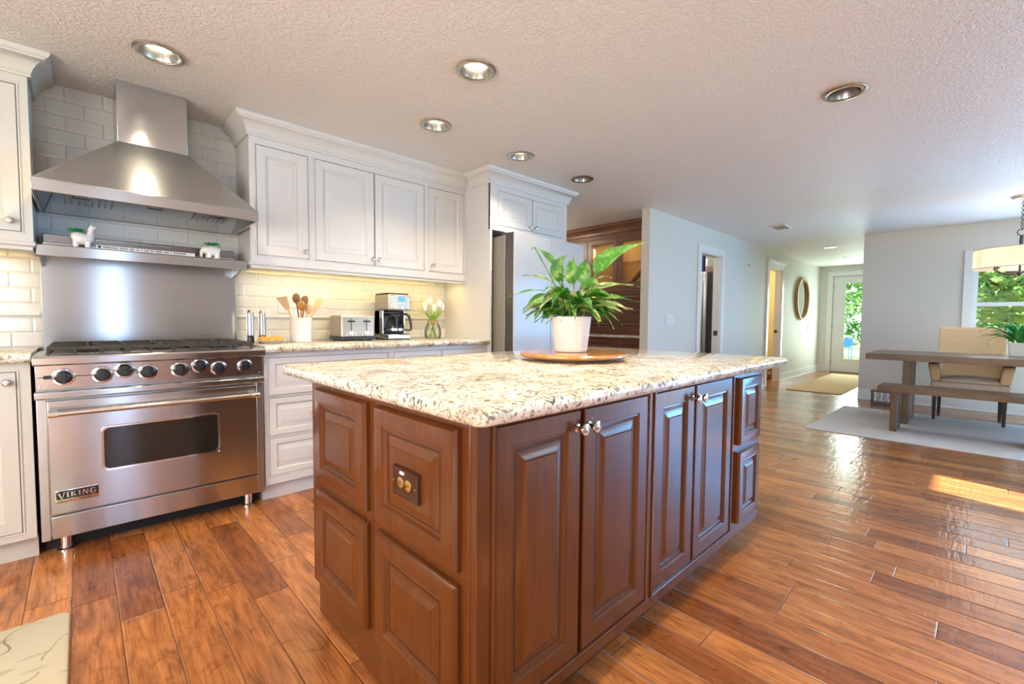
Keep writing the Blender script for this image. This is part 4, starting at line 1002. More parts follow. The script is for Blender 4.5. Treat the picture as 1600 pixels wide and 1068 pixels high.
def utensil(name, lab, mat, dx, dy, lean, ht, shape):
    b_ = Vector((kx_-dx*.35, ky_-dy*.35, CZ+.013)); tp = Vector((kx_+dx+lean[0], ky_+dy+lean[1], CZ+ht)); d = (tp-b_).normalized()
    sd = d.cross(Vector((-FW.x, -FW.y, 0)).normalized()).normalized(); nn = sd.cross(d)
    mb = MB(); mb.tube([b_, b_+(tp-b_)*.6, tp], [.005, .005, .006], 8)
    if shape == 'turner':
        mb.hexa([tp-sd*.014-nn*.003-d*.015, tp+sd*.014-nn*.003-d*.015, tp+sd*.014+nn*.003-d*.015, tp-sd*.014+nn*.003-d*.015, tp-sd*.040-nn*.002+d*.085, tp+sd*.034-nn*.002+d*.078, tp+sd*.034+nn*.002+d*.078, tp-sd*.040+nn*.002+d*.085])
    elif shape == 'narrow':
        mb.hexa([tp-sd*.010-nn*.003-d*.01, tp+sd*.010-nn*.003-d*.01, tp+sd*.010+nn*.003-d*.01, tp-sd*.010+nn*.003-d*.01, tp-sd*.030-nn*.002+d*.085, tp+sd*.026-nn*.002+d*.095, tp+sd*.026+nn*.002+d*.095, tp-sd*.030+nn*.002+d*.085])
    else:
        n0 = len(mb.bm.verts); mb.bm.verts.ensure_lookup_table()
        mb.ball((0, 0, 0), 1, 16, 10); mb.bm.verts.ensure_lookup_table()
        for v in list(mb.bm.verts)[n0:]:
            c = v.co.copy(); v.co = tp+d*.030 + sd*c.x*.028 + d*c.z*.038 + nn*(c.y*.008-.006*(1-c.x*c.x))
    tag(mb.build(name, mat, bev=.001 if shape in ('turner', 'narrow') else 0), lab, 'utensil', 'utensils in the white crock')
utensil('spatula', 'wide pale wooden spatula leaning left in the crock', 'beech', -.036, -.01, (-.055, 0), .235, 'turner')
utensil('ladle', 'dark wooden ladle at the back of the crock', 'walnut', -.004, .026, (-.01, .01), .275, 'spoon')
utensil('spoon', 'dark wooden spoon behind the other utensils', 'walnut', .022, .022, (.012, .01), .262, 'spoon')
utensil('spoon', 'honey coloured wooden spoon at the front of the crock', 'tray', -.006, -.03, (-.004, -.01), .222, 'spoon')
utensil('spoon', 'pale wooden spoon right of the honey coloured spoon', 'beech', .020, -.026, (.012, -.012), .200, 'spoon')
utensil('spatula', 'pale slotted wooden turner leaning right in the crock', 'beech', .040, 0, (.055, 0), .222, 'narrow')
# wall outlet behind the crock
t = thing('outlet', (1.065, 3.513, 1.132), 'white electrical outlet on the tiles behind the crock', 'outlet')
mb = MB(); mb.box(1.030, 1.100, 3.506, 3.5149, 1.132, 1.246); mb.build('cover_plate', 'trim', t, .003)
for z in (1.165, 1.212):
    mb = MB(); mb.box(1.048, 1.082, 3.5035, 3.507, z-.014, z+.014); r_ = mb.build('socket', 'ceramic', t, .002)
# toaster
tx0, tx1, ty0, ty1 = 1.372, 1.640, 3.235, 3.445
t = thing('toaster', ((tx0+tx1)/2, (ty0+ty1)/2, CZ), 'stainless steel four-slice toaster on the granite counter', 'toaster')
mb = MB(); mb.box(tx0, tx1, ty0, ty1, CZ+.026, CZ+.190); mb.build('housing', 'steel_soft', t, .014, 4)
mb = MB(); mb.box(tx0-.004, tx1+.004, ty0-.006, ty1+.004, CZ+.010, CZ+.028); mb.build('base', 'black', t, .004)
mb = MB()
for x in (tx0+.03, tx1-.03):
    for y in (ty0+.03, ty1-.03): mb.cyl((x, y, CZ), (x, y, CZ+.012), .011)
mb.build('feet', 'black', t)
mb = MB(); mb.box(tx0+.012, tx1-.012, ty0-.0025, ty0+.004, CZ+.034, CZ+.180); mb.build('front_plate', 'steel_soft', t, .002)
for c in (tx0+.077, tx1-.071):
    mb = MB(); mb.box(c-.003, c+.003, ty0-.0032, ty0-.0020, CZ+.075, CZ+.165); mb.build('lever_slot', 'black', t)
    mb = MB(); mb.box(c-.024, c+.024, ty0-.022, ty0-.003, CZ+.140, CZ+.152); mb.build('lever', 'black', t, .003)
    mb = MB(); mb.lathe([(.019, 0), (.019, .004), (.015, .006), (.0145, .016), (.012, .018), (0, .018)], (c, ty0-.0025, CZ+.056), (0, -1, 0), 22); mb.build('dial', 'ceramic', t)
    mb = MB()
    for dx in (-.034, .034):
        for z in (.045, .062): mb.lathe([(.006, 0), (.006, .003), (0, .004)], (c+dx, ty0-.0025, CZ+z), (0, -1, 0), 12)
    mb.build('button', 'ceramic', t)
mb = MB()
for c in (tx0+.05, tx0+.100, tx1-.100, tx1-.05): mb.box(c-.012, c+.012, ty0+.03, ty1-.03, CZ+.1885, CZ+.1905)
mb.build('bread_slot', 'black', t)
# coffee maker
qx0, qx1, qy0, qy1 = 1.742, 1.945, 3.215, 3.445
t = thing('coffee_maker', ((qx0+qx1)/2, (qy0+qy1)/2, CZ), 'steel drip coffee maker with blue display and glass carafe', 'coffee maker')
mb = MB(); mb.box(qx0, qx1, qy0, qy1, CZ+.236, CZ+.360); hd = mb.build('brew_head', 'steel_soft', t, .012, 3)
mb = MB(); mb.box(qx0+.004, qx1-.004, qy0+.03, qy1-.004, CZ+.3605, CZ+.372); mb.build('lid', 'black', t, .004)
mb = MB(); mb.box(qx0, qx1, qy0+.145, qy1, CZ+.046, CZ+.236); mb.build('tower', 'drip', t, .004)
mb = MB(); mb.box(qx0, qx0+.012, qy0+.10, qy1, CZ+.046, CZ+.236); mb.box(qx1-.012, qx1, qy0+.10, qy1, CZ+.046, CZ+.236); mb.build('side_panel', 'steel', t, .003)
mb = MB(); mb.box(qx0, qx1, qy0, qy1, CZ+.006, CZ+.046); mb.build('base', 'steel', t, .010, 3)
mb = MB(); mb.box(qx0+.01, qx1-.01, qy0+.01, qy1-.01, CZ, CZ+.007); mb.build('foot', 'black', t)
mb = MB(); mb.lathe([(.075, .0462), (.075, .049), (0, .049)], ((qx0+qx1)/2, qy0+.075, CZ), seg=32); mb.build('hot_plate', 'black', t)
mb = MB(); mb.lathe([(.045, .222), (.060, .236)], ((qx0+qx1)/2, qy0+.075, CZ), seg=28); mb.build('filter_basket', 'black', t)
mb = MB(); mb.box(qx0+.088, qx0+.148, qy0-.003, qy0+.002, CZ+.305, CZ+.342); mb.build('display', 'lcd', hd, .001)
mb = MB()
for z in (.252, .280, .308):
    for x in (qx0+.062, qx1-.028): mb.box(x-.010, x+.010, qy0-.004, qy0+.001, CZ+z, CZ+z+.014)
for x in (qx0+.098, qx0+.134): mb.box(x-.010, x+.010, qy0-.004, qy0+.001, CZ+.284, CZ+.295)
mb.build('button', 'ceramic', hd, .001)
mb = MB(); mb.lathe([(.013, 0), (.013, .009), (0, .010)], (qx0+.118, qy0, CZ+.260), (0, -1, 0), 18); mb.build('dial', 'chrome', hd)
cc = ((qx0+qx1)/2, qy0+.075, CZ)
ct = thing('carafe', (cc[0], cc[1], CZ+.0495), 'glass carafe with black handle in the coffee maker', 'carafe')
mb = MB(); mb.lathe([(.058, .0495), (.068, .056), (.072, .085), (.070, .125), (.058, .165), (.050, .180), (.050, .195)], cc, seg=36, cap1=False); mb.build('glass', 'coffee', ct)
mb = MB(); mb.lathe([(.0735, .075), (.0735, .090), (.0725, .0905), (.0725, .0745)], cc, seg=36, cap0=False, cap1=False); mb.build('steel_band', 'chrome', ct)
mb = MB(); mb.lathe([(.052, .192), (.053, .207), (.045, .215), (0, .217)], cc, seg=30); mb.build('lid', 'black', ct)
hdv = Vector((.86, -.5, 0)).normalized(); c0 = Vector(cc)
mb = MB(); mb.tube([c0+hdv*.048+ZA*.203, c0+hdv*.085+ZA*.207, c0+hdv*.108+ZA*.190, c0+hdv*.122+ZA*.130, c0+hdv*.124+ZA*.085, c0+hdv*.118+ZA*.074, c0+hdv*.074+ZA*.080], [.008, .010, .011, .010, .009, .007, .006], 10); mb.build('handle', 'black', ct)
mb = MB(); mb.tube([(qx0+.01, 3.44, CZ+.03), (qx0-.03, 3.455, CZ+.06), (qx0-.07, 3.46, CZ+.02), (qx0-.03, 3.44, CZ+.006), (qx0+.02, 3.452, CZ+.006)], .0035, 8); tag(mb.build('power_cord', 'black'), 'black power cord between the toaster and the coffee maker', 'cord')
# tulips
vx, vy = 2.200, 3.285
t = thing('tulip_jar', (vx, vy, CZ), 'glass jar of white tulips at the end of the counter', 'flowers')
mb = MB(); mb.lathe([(.058, 0), (.066, .004), (.073, .03), (.072, .07), (.060, .11), (.047, .135), (.045, .150), (.047, .160), (.044, .160), (.042, .150), (.044, .135), (.057, .108), (.068, .07), (.069, .03), (.058, .008), (0, .007)], (vx, vy, CZ), seg=36); mb.build('jar', 'jar', t)
mb = MB(); mb.torus((vx, vy, CZ+.140), .0475, .004, seg=32); mb.torus((vx, vy, CZ+.146), .0475, .0035, seg=32)
bw = Vector((-FW.x, -FW.y, 0)).normalized(); sdv = RT.copy(); sdv.z = 0; sdv.normalize(); kn = Vector((vx, vy, CZ+.143))+bw*.05
for s in (-1, 1):
    mb.tube([kn, kn+sdv*s*.025+ZA*.022, kn+sdv*s*.045+ZA*.012, kn+sdv*s*.030-ZA*.006, kn], .0028, 7)
    mb.tube([kn, kn+sdv*s*.022-ZA*.03, kn+sdv*s*.030-ZA*.075], .0026, 7)
mb.build('twine_bow', 'twine', t)
fl_, st_, lf_ = MB(), MB(), MB()
for k, (a, z, dd) in enumerate(((-.075, .285, .0), (-.045, .310, -.02), (-.020, .322, .015), (.020, .262, .03), (.048, .290, -.01), (.085, .272, .0), (-.06, .262, .03), (.065, .300, .03))):
    hp = Vector((vx, vy, CZ+z))+sdv*a+bw*dd; d = Vector((a*.9, 0, .25)).normalized()
    st_.tube([Vector((vx, vy, CZ+.012))-sdv*a*.45, Vector((vx, vy, CZ+.14))+sdv*a*.15, hp-ZA*.03], .003, 7)
    for q in range(6):
        an = q*PI/3+k; rd = (sdv*math.cos(an)+bw*math.sin(an)); tip = .007 if q % 2 else .004
        rings = []
        for i in range(7):
            s = i/6; r_ = .0215*math.sin(PI*(.16+.74*s)); pc = hp+ZA*(-.03+.062*s)+rd*r_; tg = Vector((-rd.y, rd.x, 0)); hw = .016*math.sin(PI*(.10+.86*s))+.001
            rings.append([pc-tg*hw-rd*hw*.45, pc, pc+tg*hw-rd*hw*.45])
        fl_.loft(rings, closed=False)
for k in range(11):
    an = R.uniform(0, 2*PI); d = Vector((math.cos(an), math.sin(an), 0)); b_ = Vector((vx, vy, CZ+.11))+d*.01
    leaf(lf_, b_, b_+d*.03+ZA*.10, b_+d*R.uniform(.05, .085)+ZA*R.uniform(.08, .16), .014, .4)
fl_.build('blossoms', 'tulip', t, smooth=60); st_.build('stems', 'tulipleaf', t); lf_.build('leaves', 'tulipleaf', t, smooth=60)

# ornaments on the high shelf
SZ = 1.4555
def succ(mb, c, r, n=12):
    for k in range(n):
        an = 2*PI*k/n+.2; d = Vector((math.cos(an), math.sin(an), 0)); leaf(mb, Vector(c), Vector(c)+d*r*.5+ZA*r*.35, Vector(c)+d*r+ZA*r*(.35 if k % 2 else .1), r*.26, .5, n=5)
ax, ay = .020, 3.275
t = thing('alpaca_planter', (ax, ay, SZ), 'white alpaca planter with green succulent at the shelf left', 'planter')
mb = MB(); mb.bm.verts.ensure_lookup_table()
me_rings = []
spine = [(-.040, .040, .012), (-.036, .042, .028), (-.018, .045, .034), (.006, .045, .033), (.024, .050, .027), (.031, .066, .018), (.033, .085, .0145), (.035, .100, .014), (.042, .108, .014), (.054, .108, .010), (.059, .107, .006)]
mb.tube([(ax+a, ay, SZ+z) for a, z, r_ in spine], [r_ for a, z, r_ in spine], 18)
for dx in (-.026, .020):
    for dy in (-.015, .015): mb.lathe([(.010, 0), (.0115, .004), (.013, .030)], (ax+dx, ay+dy, SZ), seg=12)
for dy in (-.008, .008): mb.lathe([(.005, 0), (.0045, .012), (0, .020)], (ax+.036, ay+dy, SZ+.108), (-.1, dy*20, 1), 8)
mb.build('body', 'ceramic', t, smooth=60)
mb = MB(); succ(mb, (ax-.022, ay, SZ+.078), .038); succ(mb, (ax-.022, ay, SZ+.074), .03, 9); mb.build('succulent', 'succ', t, smooth=60)
ex, ey = .588, 3.275
t = thing('elephant_planter', (ex, ey, SZ), 'white elephant planter with green succulent at the shelf right', 'planter')
mb = MB()
spine = [(.046, .040, .010), (.042, .042, .026), (.022, .045, .033), (-.004, .045, .033), (-.022, .047, .028), (-.036, .046, .022), (-.045, .038, .013), (-.050, .024, .009), (-.050, .010, .0075), (-.045, .006, .006)]
mb.tube([(ex+a, ey, SZ+z) for a, z, r_ in spine], [r_ for a, z, r_ in spine], 18)
for dx in (-.014, .028):
    for dy in (-.017, .017): mb.lathe([(.013, 0), (.0135, .004), (.014, .034)], (ex+dx, ey+dy, SZ), seg=14)
for dy in (-1, 1): mb.ball((ex-.022, ey+dy*.026, SZ+.046), .018, 12, 8, (.9, .3, 1.1))
mb.build('body', 'ceramic', t, smooth=60)
mb = MB(); succ(mb, (ex+.006, ey, SZ+.074), .046, 14); mb.build('succulent', 'succ', t, smooth=60)
t = thing('shelf_sign', (.285, 3.268, SZ), 'thin white sign strip lying along the high shelf', 'sign')
mb = MB(); mb.hexa([(.072, 3.262, SZ), (.505, 3.262, SZ), (.505, 3.274, SZ), (.072, 3.274, SZ), (.072, 3.268, SZ+.020), (.505, 3.268, SZ+.020), (.505, 3.276, SZ+.020), (.072, 3.276, SZ+.020)]); mb.build('board', 'paper', t, .001)
mb = MB(); x = .10; mb.box(.078, .090, 3.2625, 3.266, SZ+.005, SZ+.016)
for wl in (9, 5, 3, 2, 1, 3, 2, 5, 3, 1, 9):
    for k in range(wl):
        h_ = R.choice((.006, .007, .008)); yy = 3.2625+.006*.25; mb.box(x, x+.0042, yy, yy+.003, SZ+.007, SZ+.007+h_); x += .0066
    x += .0078
mb.build('faded_lettering', 'ink', t)

# ------------------------------------------------------------------ floor coverings
mb = MB(); rr = rrect(-1.05, -.057, 1.55, 2.292, .03, 0); mb.loft([[(a, c, .0005) for a, b, c in rr], [(a, c, .008) for a, b, c in rr], [(a, c, .012) for a, b, c in rrect(-1.044, -.063, 1.556, 2.286, .026, 0)]])
tag(mb.build('kitchen_mat', 'mat', smooth=50), 'cream cushioned kitchen mat with leaf print on the floor before the range', 'mat')
mb = MB(); n = 24; ra = []
def wavy(a, b, m): return [(a[0]+(b[0]-a[0])*i/m+R.uniform(-.008, .008), a[1]+(b[1]-a[1])*i/m+R.uniform(-.008, .008)) for i in range(m)]
out = wavy((5.40, -2.1), (7.25, -2.1), 10)+wavy((7.25, -2.1), (7.25, 1.21), 16)+wavy((7.25, 1.21), (5.40, 1.235), 10)+wavy((5.40, 1.235), (5.40, -2.1), 16)
mb.loft([[(a, b, .0005) for a, b in out], [(a, b, .007) for a, b in out]]); tag(mb.build('area_rug', 'rug', smooth=0), 'cream woven rug under the dining table and bench', 'rug')
mb = MB(); mb.box(8.33, 11.6, 1.44, 2.19, .0005, .012); tag(mb.build('runner_rug', 'jute', bev=.004), 'tan jute runner on the hall floor before the entry door', 'rug')

# ------------------------------------------------------------------ dining set
zr = .0073
tbx0, tbx1, tby0, tby1 = 6.30, 7.24, -1.62, .885
t = thing('dining_table', ((tbx0+tbx1)/2, (tby0+tby1)/2, zr), 'long weathered brown wood dining table behind the bench', 'table')
mb = MB()
for k in range(5):
    a = tbx0+(tbx1-tbx0)*k/5; mb.box(a+.0004, a+(tbx1-tbx0)/5-.0004, tby0, tby1, .695, .762)
mb.build('tabletop', 'table', t, .003)
for y in (.545, -1.28):
    mb = MB(); mb.box(6.39, 6.47, y-.03, y+.03, zr, .695); mb.box(6.4702, 6.95, y-.025, y+.025, zr, .695); mb.box(6.9502, 7.03, y-.03, y+.03, zr, .695); mb.build('leg', 'table', t, .003)
t = thing('bench', (6.0, .06, zr), 'weathered brown wooden bench in front of the dining table', 'bench')
mb = MB(); mb.box(5.83, 6.20, -.62, .715, .405, .460); mb.build('seat', 'table', t, .004)
for y in (.583, -.35):
    mb = MB(); mb.box(5.875, 5.945, y-.028, y+.028, zr, .4045); mb.box(5.9452, 6.10, y-.022, y+.022, zr, .4045); mb.box(6.1002, 6.16, y-.028, y+.028, zr, .4045); mb.build('leg', 'table', t, .003)

def armchair(cy, lab):
    t = thing('dining_armchair', (7.25, cy, 0), lab, 'chair', 'beige armchairs along the dining table'); hw = .31
    mb = MB(); mb.box(6.955, 7.50, cy-hw+.005, cy+hw-.005, .315, .445); mb.build('seat_base', 'linenlt', t, .02, 3)
    mb = MB(); n = 8
    top = []
    for i in range(n+1):
        s = i/n; y = cy-hw+.085+(2*hw-.17)*s; b = math.sin(PI*s)*.022; top.append([(6.96, y, .446), (6.95, y, .460+b*.6), (6.98, y, .485+b), (7.20, y, .498+b), (7.44, y, .480+b*.5), (7.45, y, .446)])
    mb.loft(top); mb.build('seat_cushion', 'linenlt', t, .008, 3)
    mb = MB()
    back = []
    for i in range(9):
        s = i/8; y = cy-hw+.03+(2*hw-.06)*s; w_ = .04*(1-(2*s-1)**2)
        back.append([(7.42+w_*.3, y, .43), (7.50+w_, y, 1.04), (7.515+w_, y, 1.052), (7.57+w_, y, 1.052), (7.585+w_, y, 1.04), (7.53+w_*.3, y, .33), (7.47, y, .33)])
    mb.loft(back); bk = mb.build('backrest', 'linen', t, .012, 3)
    mb = MB()
    for y in (-.13, .13):
        c = (7.463+.03, cy+y, .875); mb.lathe([(.012, 0), (.011, .006), (.006, .009), (0, .010)], c, (-1, 0, .12), 12)
    mb.build('button', 'linen', bk)
    for s in (-1, 1):
        mb = MB(); y0 = cy+s*(hw-.085); y1 = cy+s*(hw-.004)
        prof = [(6.972, .446), (6.962, .56), (6.965, .605), (6.985, .632), (7.03, .645), (7.30, .66), (7.42, .70), (7.47, .78), (7.475, .446)]
        fl = lambda z: s*.035*min(1, max(0, (z-.446)/.2))**1.5 if z < .665 else s*.03*max(0, (.80-z)/.14)
        mb.loft([[(x, y0+fl(z)*.6, z) for x, z in prof], [(x, y1+fl(z), z) for x, z in prof]]); mb.build('arm', 'linen', t, .018, 4)
    for x, y in ((6.99, -.27), (6.99, .27), (7.46, -.25), (7.46, .25)):
        mb = MB(); z0 = zr if x < 7.24 else .0005
        mb.hexa([(x-.013, cy+y-.013, z0), (x+.013, cy+y-.013, z0), (x+.013, cy+y+.013, z0), (x-.013, cy+y+.013, z0), (x-.02, cy+y-.02, .306), (x+.02, cy+y-.02, .306), (x+.02, cy+y+.02, .306), (x-.02, cy+y+.02, .306)]); mb.build('leg', 'legwood', t, .003)
armchair(.075, 'beige upholstered armchair behind the dining table under the window'); armchair(-.70, 'second beige armchair cut off by the right edge of the picture')

# planter on the table
t = thing('table_planter', (6.95, -.285, .7622), 'square white planter with bright green fern on the dining table', 'plant')
mb = MB(); mb.hexa([(6.87, -.365, .7622), (7.03, -.365, .7622), (7.03, -.205, .7622), (6.87, -.205, .7622), (6.86, -.375, .905), (7.04, -.375, .905), (7.04, -.195, .905), (6.86, -.195, .905)]); mb.build('pot', 'ceramic', t, .006, 3)
mb = MB()
for k in range(46):
    an = R.uniform(0, 2*PI); d = Vector((math.cos(an), math.sin(an), 0)); b_ = Vector((6.95, -.285, .90))+d*R.uniform(.0, .06); l_ = R.uniform(.10, .30); h_ = R.uniform(.12, .30)
    leaf(mb, b_, b_+d*l_*.5+ZA*h_, b_+d*l_+ZA*(h_*.75-R.uniform(.0, .10)), R.uniform(.020, .036), .3)
mb.build('foliage', 'fern', t, smooth=60)

# pendant
cxp, cyp = 6.70, -.235
t = thing('drum_pendant', (cxp, cyp, H), 'drum shade pendant lamp over the dining table', 'pendant lamp')
mb = MB(); mb.lathe([(.085, -.0005), (.085, -.012), (.07, -.022), (.02, -.030), (0, -.031)], (cxp, cyp, H), seg=32); mb.build('canopy', 'nickel', t)
mb = MB(); z = H-.035; k = 0
while z > 2.035:
    ax_ = Vector((1, 0, 0)) if k % 2 else Vector((.0, 1, 0))
    n0 = len(mb.bm.verts); m2 = MB(); m2.torus((0, 0, 0), .0105, .0026, ax_, 16, 6)
    for v in m2.bm.verts: v.co.z *= 1.5
    vm = {}
    for v in m2.bm.verts: vm[v] = mb.bm.verts.new(v.co+Vector((cxp, cyp, z-.014)))
    for f in m2.bm.faces: mb.bm.faces.new([vm[v] for v in f.verts])
    m2.bm.free(); z -= .0225; k += 1
mb.build('chain', 'bronze', t)
mb = MB(); mb.torus((cxp, cyp, 1.995), .030, .0045, (1, 0, 0), 28, 8); mb.build('ring', 'bronze', t)
mb = MB(); mb.lathe([(.012, 0), (.016, .01), (.014, .10), (.010, .125)], (cxp, cyp, 1.842), seg=18); mb.cyl((cxp, cyp, 1.60), (cxp, cyp, 1.85), .009); mb.lathe([(.004, 0), (.014, .012), (.018, .03), (.010, .05)], (cxp, cyp, 1.565), seg=16); stem = mb.build('stem', 'bronze', t)
RS = .33
mb = MB(); mb.lathe([(RS, 1.648), (RS, 1.835)], (cxp, cyp, 0), seg=72, cap0=False, cap1=False); sh = mb.build('lamp_shade', 'shade', t, smooth=60)
mb = MB(); mb.torus((cxp, cyp, 1.648), RS, .004, seg=72, rs=6); mb.torus((cxp, cyp, 1.835), RS, .004, seg=72, rs=6); mb.build('shade_rim', 'linenlt', sh)
for k in range(5):
    an = 2*PI*k/5+2.1; d = Vector((math.cos(an), math.sin(an), 0)); c = Vector((cxp, cyp, 0))
    mb = MB(); mb.tube([c+ZA*1.605+d*.01, c+d*.07+ZA*1.585, c+d*.14+ZA*1.60, c+d*.19+ZA*1.625, c+d*.20+ZA*1.66], .007, 8); mb.lathe([(.004, 0), (.022, .005), (.022, .012), (.011, .016), (.011, .06)], c+d*.20+ZA*1.66, seg=14); mb.lathe([(.006, 0), (.010, .01), (.006, .018)], c+d*.20+ZA*1.628, seg=10); mb.build('arm', 'bronze', t)
    mb = MB(); mb.lathe([(.011, 0), (.016, .02), (.013, .045), (0, .07)], c+d*.20+ZA*1.72, seg=14); mb.build('candle_bulb', 'candle', t)
add_light('pendant_glow', 'POINT', (cxp, cyp, 1.775), 6, (1, .62, .30), parent=t, shadow_soft_size=.05)

# wire stool by the wall
t = thing('wire_basket', (7.66, .885, 0), 'low black wire basket stand with a wooden rim by the dining wall', 'basket')
x0, x1, y0, y1 = 7.57, 7.76, .79, .985
mb = MB(); mb.box(x0-.01, x1+.01, y0-.01, y1+.01, .186, .205); mb.build('rim', 'table', t, .003)
mb = MB()
for z in (.012, .03):
    for p, q in (((x0, y0), (x1, y0)), ((x1, y0), (x1, y1)), ((x1, y1), (x0, y1)), ((x0, y1), (x0, y0))): mb.tube([(*p, z), (*q, z)], .0045, 6)
for i in range(4):
    s = i/3
    for p in ((x0+(x1-x0)*s, y0), (x0+(x1-x0)*s, y1), (x0, y0+(y1-y0)*s), (x1, y0+(y1-y0)*s)): mb.tube([(*p, .0045), (*p, .187)], .0032, 6)
for i in range(4):
    y = y0+(y1-y0)*i/4; mb.tube([(x0, y, .15), (x0, y+.05, .05)], .0025, 6)
mb.build('wire_frame', 'iron', t)

# ------------------------------------------------------------------ hall wall fittings
t = thing('mirror', (10.60, 2.575, 1.18), 'round wood-framed mirror on the hall wall', 'mirror')
mb = MB(); mb.lathe([(.405, 0), (.43, .002), (.43, .058), (.405, .060), (.392, .050), (.392, .012)], (10.60, 2.578, 1.583), (0, -1, 0), 56, cap1=False); mb.build('frame', 'bamboo', t)
mb = MB(); mb.lathe([(.393, .014), (0, .0145)], (10.60, 2.578, 1.583), (0, -1, 0), 56, False, True); mb.build('glass', 'mirror', t)
t = thing('light_switch', (5.06, 2.578, 1.06), 'white three-gang switch plate on the wall by the first doorway', 'switch')
mb = MB(); mb.box(4.962, 5.158, 2.571, 2.5795, 1.06, 1.175); mb.build('cover_plate', 'trim', t, .003)
for x in (5.010, 5.06, 5.110):
    mb = MB(); mb.hexa([(x-.017, 2.5705, 1.085), (x+.017, 2.5705, 1.085), (x+.017, 2.5715, 1.085), (x-.017, 2.5715, 1.085), (x-.017, 2.5655, 1.150), (x+.017, 2.5655, 1.150), (x+.017, 2.5715, 1.150), (x-.017, 2.5715, 1.150)]); mb.build('rocker', 'ceramic', t, .001)
mb = MB(); mb.lathe([(.018, 0), (.018, .004), (.008, .006), (.008, .022), (.013, .026), (0, .03)], (7.60, 2.579, 1.985), (0, -1, 0), 14); tag(mb.build('wall_hook', 'nickel'), 'small metal hook on the hall wall between the two doorways', 'hook')
mb = MB(); mb.box(11.2, 11.27, 2.572, 2.5795, .95, 1.06); tag(mb.build('light_switch', 'trim', bev=.002), 'small white switch plate on the hall wall past the mirror', 'switch')

# ------------------------------------------------------------------ hutch in the passage
t = thing('hutch', (5.2, 3.75, 0), 'tall red-brown wood hutch with glass doors beyond the refrigerator', 'cabinet')
hxf, hya, hyb = 4.985, 2.74, 4.62
O = (hxf, 0, 0)
units = [(2.79, 3.245), (3.265, 3.72), (3.74, 4.17), (4.19, 4.58)]
mb = MB(); mb.box(hxf+.02, 5.41, hya, hyb, 0, 1.50); mb.box(5.385, 5.41, hya, hyb, 1.50, H-.002); mb.box(hxf+.02, 5.385, hya, hya+.02, 1.50, H-.002); mb.box(hxf+.02, 5.385, hyb-.02, hyb, 1.50, H-.002); mb.box(hxf+.02, 5.385, hya+.02, hyb-.02, 2.19, H-.002); mb.box(hxf+.03, 5.385, hya+.02, hyb-.02, 1.50, 1.515); mb.build('carcass', 'hutchw', t)
mb = MB(); mb.box(hxf+.05, 5.374, hya+.021, hyb-.021, 1.843, 1.852); mb.build('glass_shelf', 'amberglass', t)
mb = MB(); mb.box(5.376, 5.3845, hya+.021, hyb-.021, 1.516, 2.189); mb.build('back_lining', 'bamboo', t)
rows = [(.985, 1.12), (1.135, 1.30), (1.315, 1.465)]
ops = [(a, b, 1.52, 2.17) for a, b in units]+[(a, b, z0, z1) for a, b in units for z0, z1 in rows]+[(a, b, .12, .86) for a, b in units]
mb = MB(); mb.holed(O, YA, ZA, -XA, hya, hyb, .02, H-.002, ops, -.0199, 0); mb.build('face_frame', 'hutchw', t, .002)
mb = MB(); sweep(mb, [(0, 2.19), (.012, 2.19), (.012, 2.215), (.02, 2.225), (.02, 2.25), (.055, 2.30), (.062, 2.305), (.062, 2.335), (.07, 2.343), (0, 2.343)], [(hxf, hya), (hxf, hyb)], -1); mb.build('crown_moulding', 'hutchw', t)
mb = MB(); mb.box(hxf-.018, hxf-.0005, hya, hyb, .885, .918); mb.build('counter_edge', 'granite', t, .004)
for a, b in units:
    mb = MB(); mb.holed(O, YA, ZA, -XA, a+.003, b-.003, 1.523, 2.167, [(a+.055, b-.055, 1.578, 2.11)], -.018, .003); d = mb.build('glass_door', 'hutchw', t, .003)
    mb = MB(); mb.holed((hxf, 0, 0), YA, ZA, -XA, a+.05, b-.05, 1.573, 2.115, [(a+.064, b-.064, 1.587, 2.101)], -.004, .001); mb.build('stop_bead', 'hutchw', d, .003)
    mb = MB(); mb.box(hxf+.008, hxf+.012, a+.05, b-.05, 1.573, 2.115); mb.build('pane', 'amberglass', d)
    for z0, z1 in rows:
        d = cdoor(t, 'drawer', 'hutchw', O, YA, -XA, a+.003, b-.003, z0+.003, z1-.003, .62)
        for y in ((a+b)/2-.11, (a+b)/2+.11): knob(d, (hxf, y, (z0+z1)/2), (-1, 0, 0), 'bronze', 1.0)
    cdoor(t, 'door', 'hutchw', O, YA, -XA, a+.003, b-.003, .123, .857)
add_light('hutch_glow', 'AREA', (5.19, 3.6, 2.185), 4, (1, .84, .58), aim=(0, 0, -1), size=.10, size_y=1.6, parent=t)
gx, gy = 5.2, 2.955
t = thing('decanter', (gx, gy, 1.8525), 'clear glass decanter on the shelf behind the hutch glass', 'decanter')
mb = MB(); mb.lathe([(.04, 0), (.048, .01), (.046, .05), (.02, .10), (.014, .13), (.014, .17), (.022, .18)], (gx, gy, 1.8525), seg=20, cap1=False); mb.build('vessel', 'jar', t)
mb = MB(); mb.lathe([(.012, .17), (.02, .185), (.018, .21), (0, .22)], (gx, gy, 1.8525), seg=16); mb.build('stopper', 'jar', t)
mb = MB(); mb.tube([(5.25, 3.28, 1.546), (5.25, 3.24, 1.58), (5.25, 3.04, 1.765), (5.25, 3.02, 1.785)], [.026, .03, .03, .02], 14); tag(mb.build('rolling_pin', 'walnut'), 'dark wooden rolling pin leaning in the hutch behind the glass', 'rolling pin')

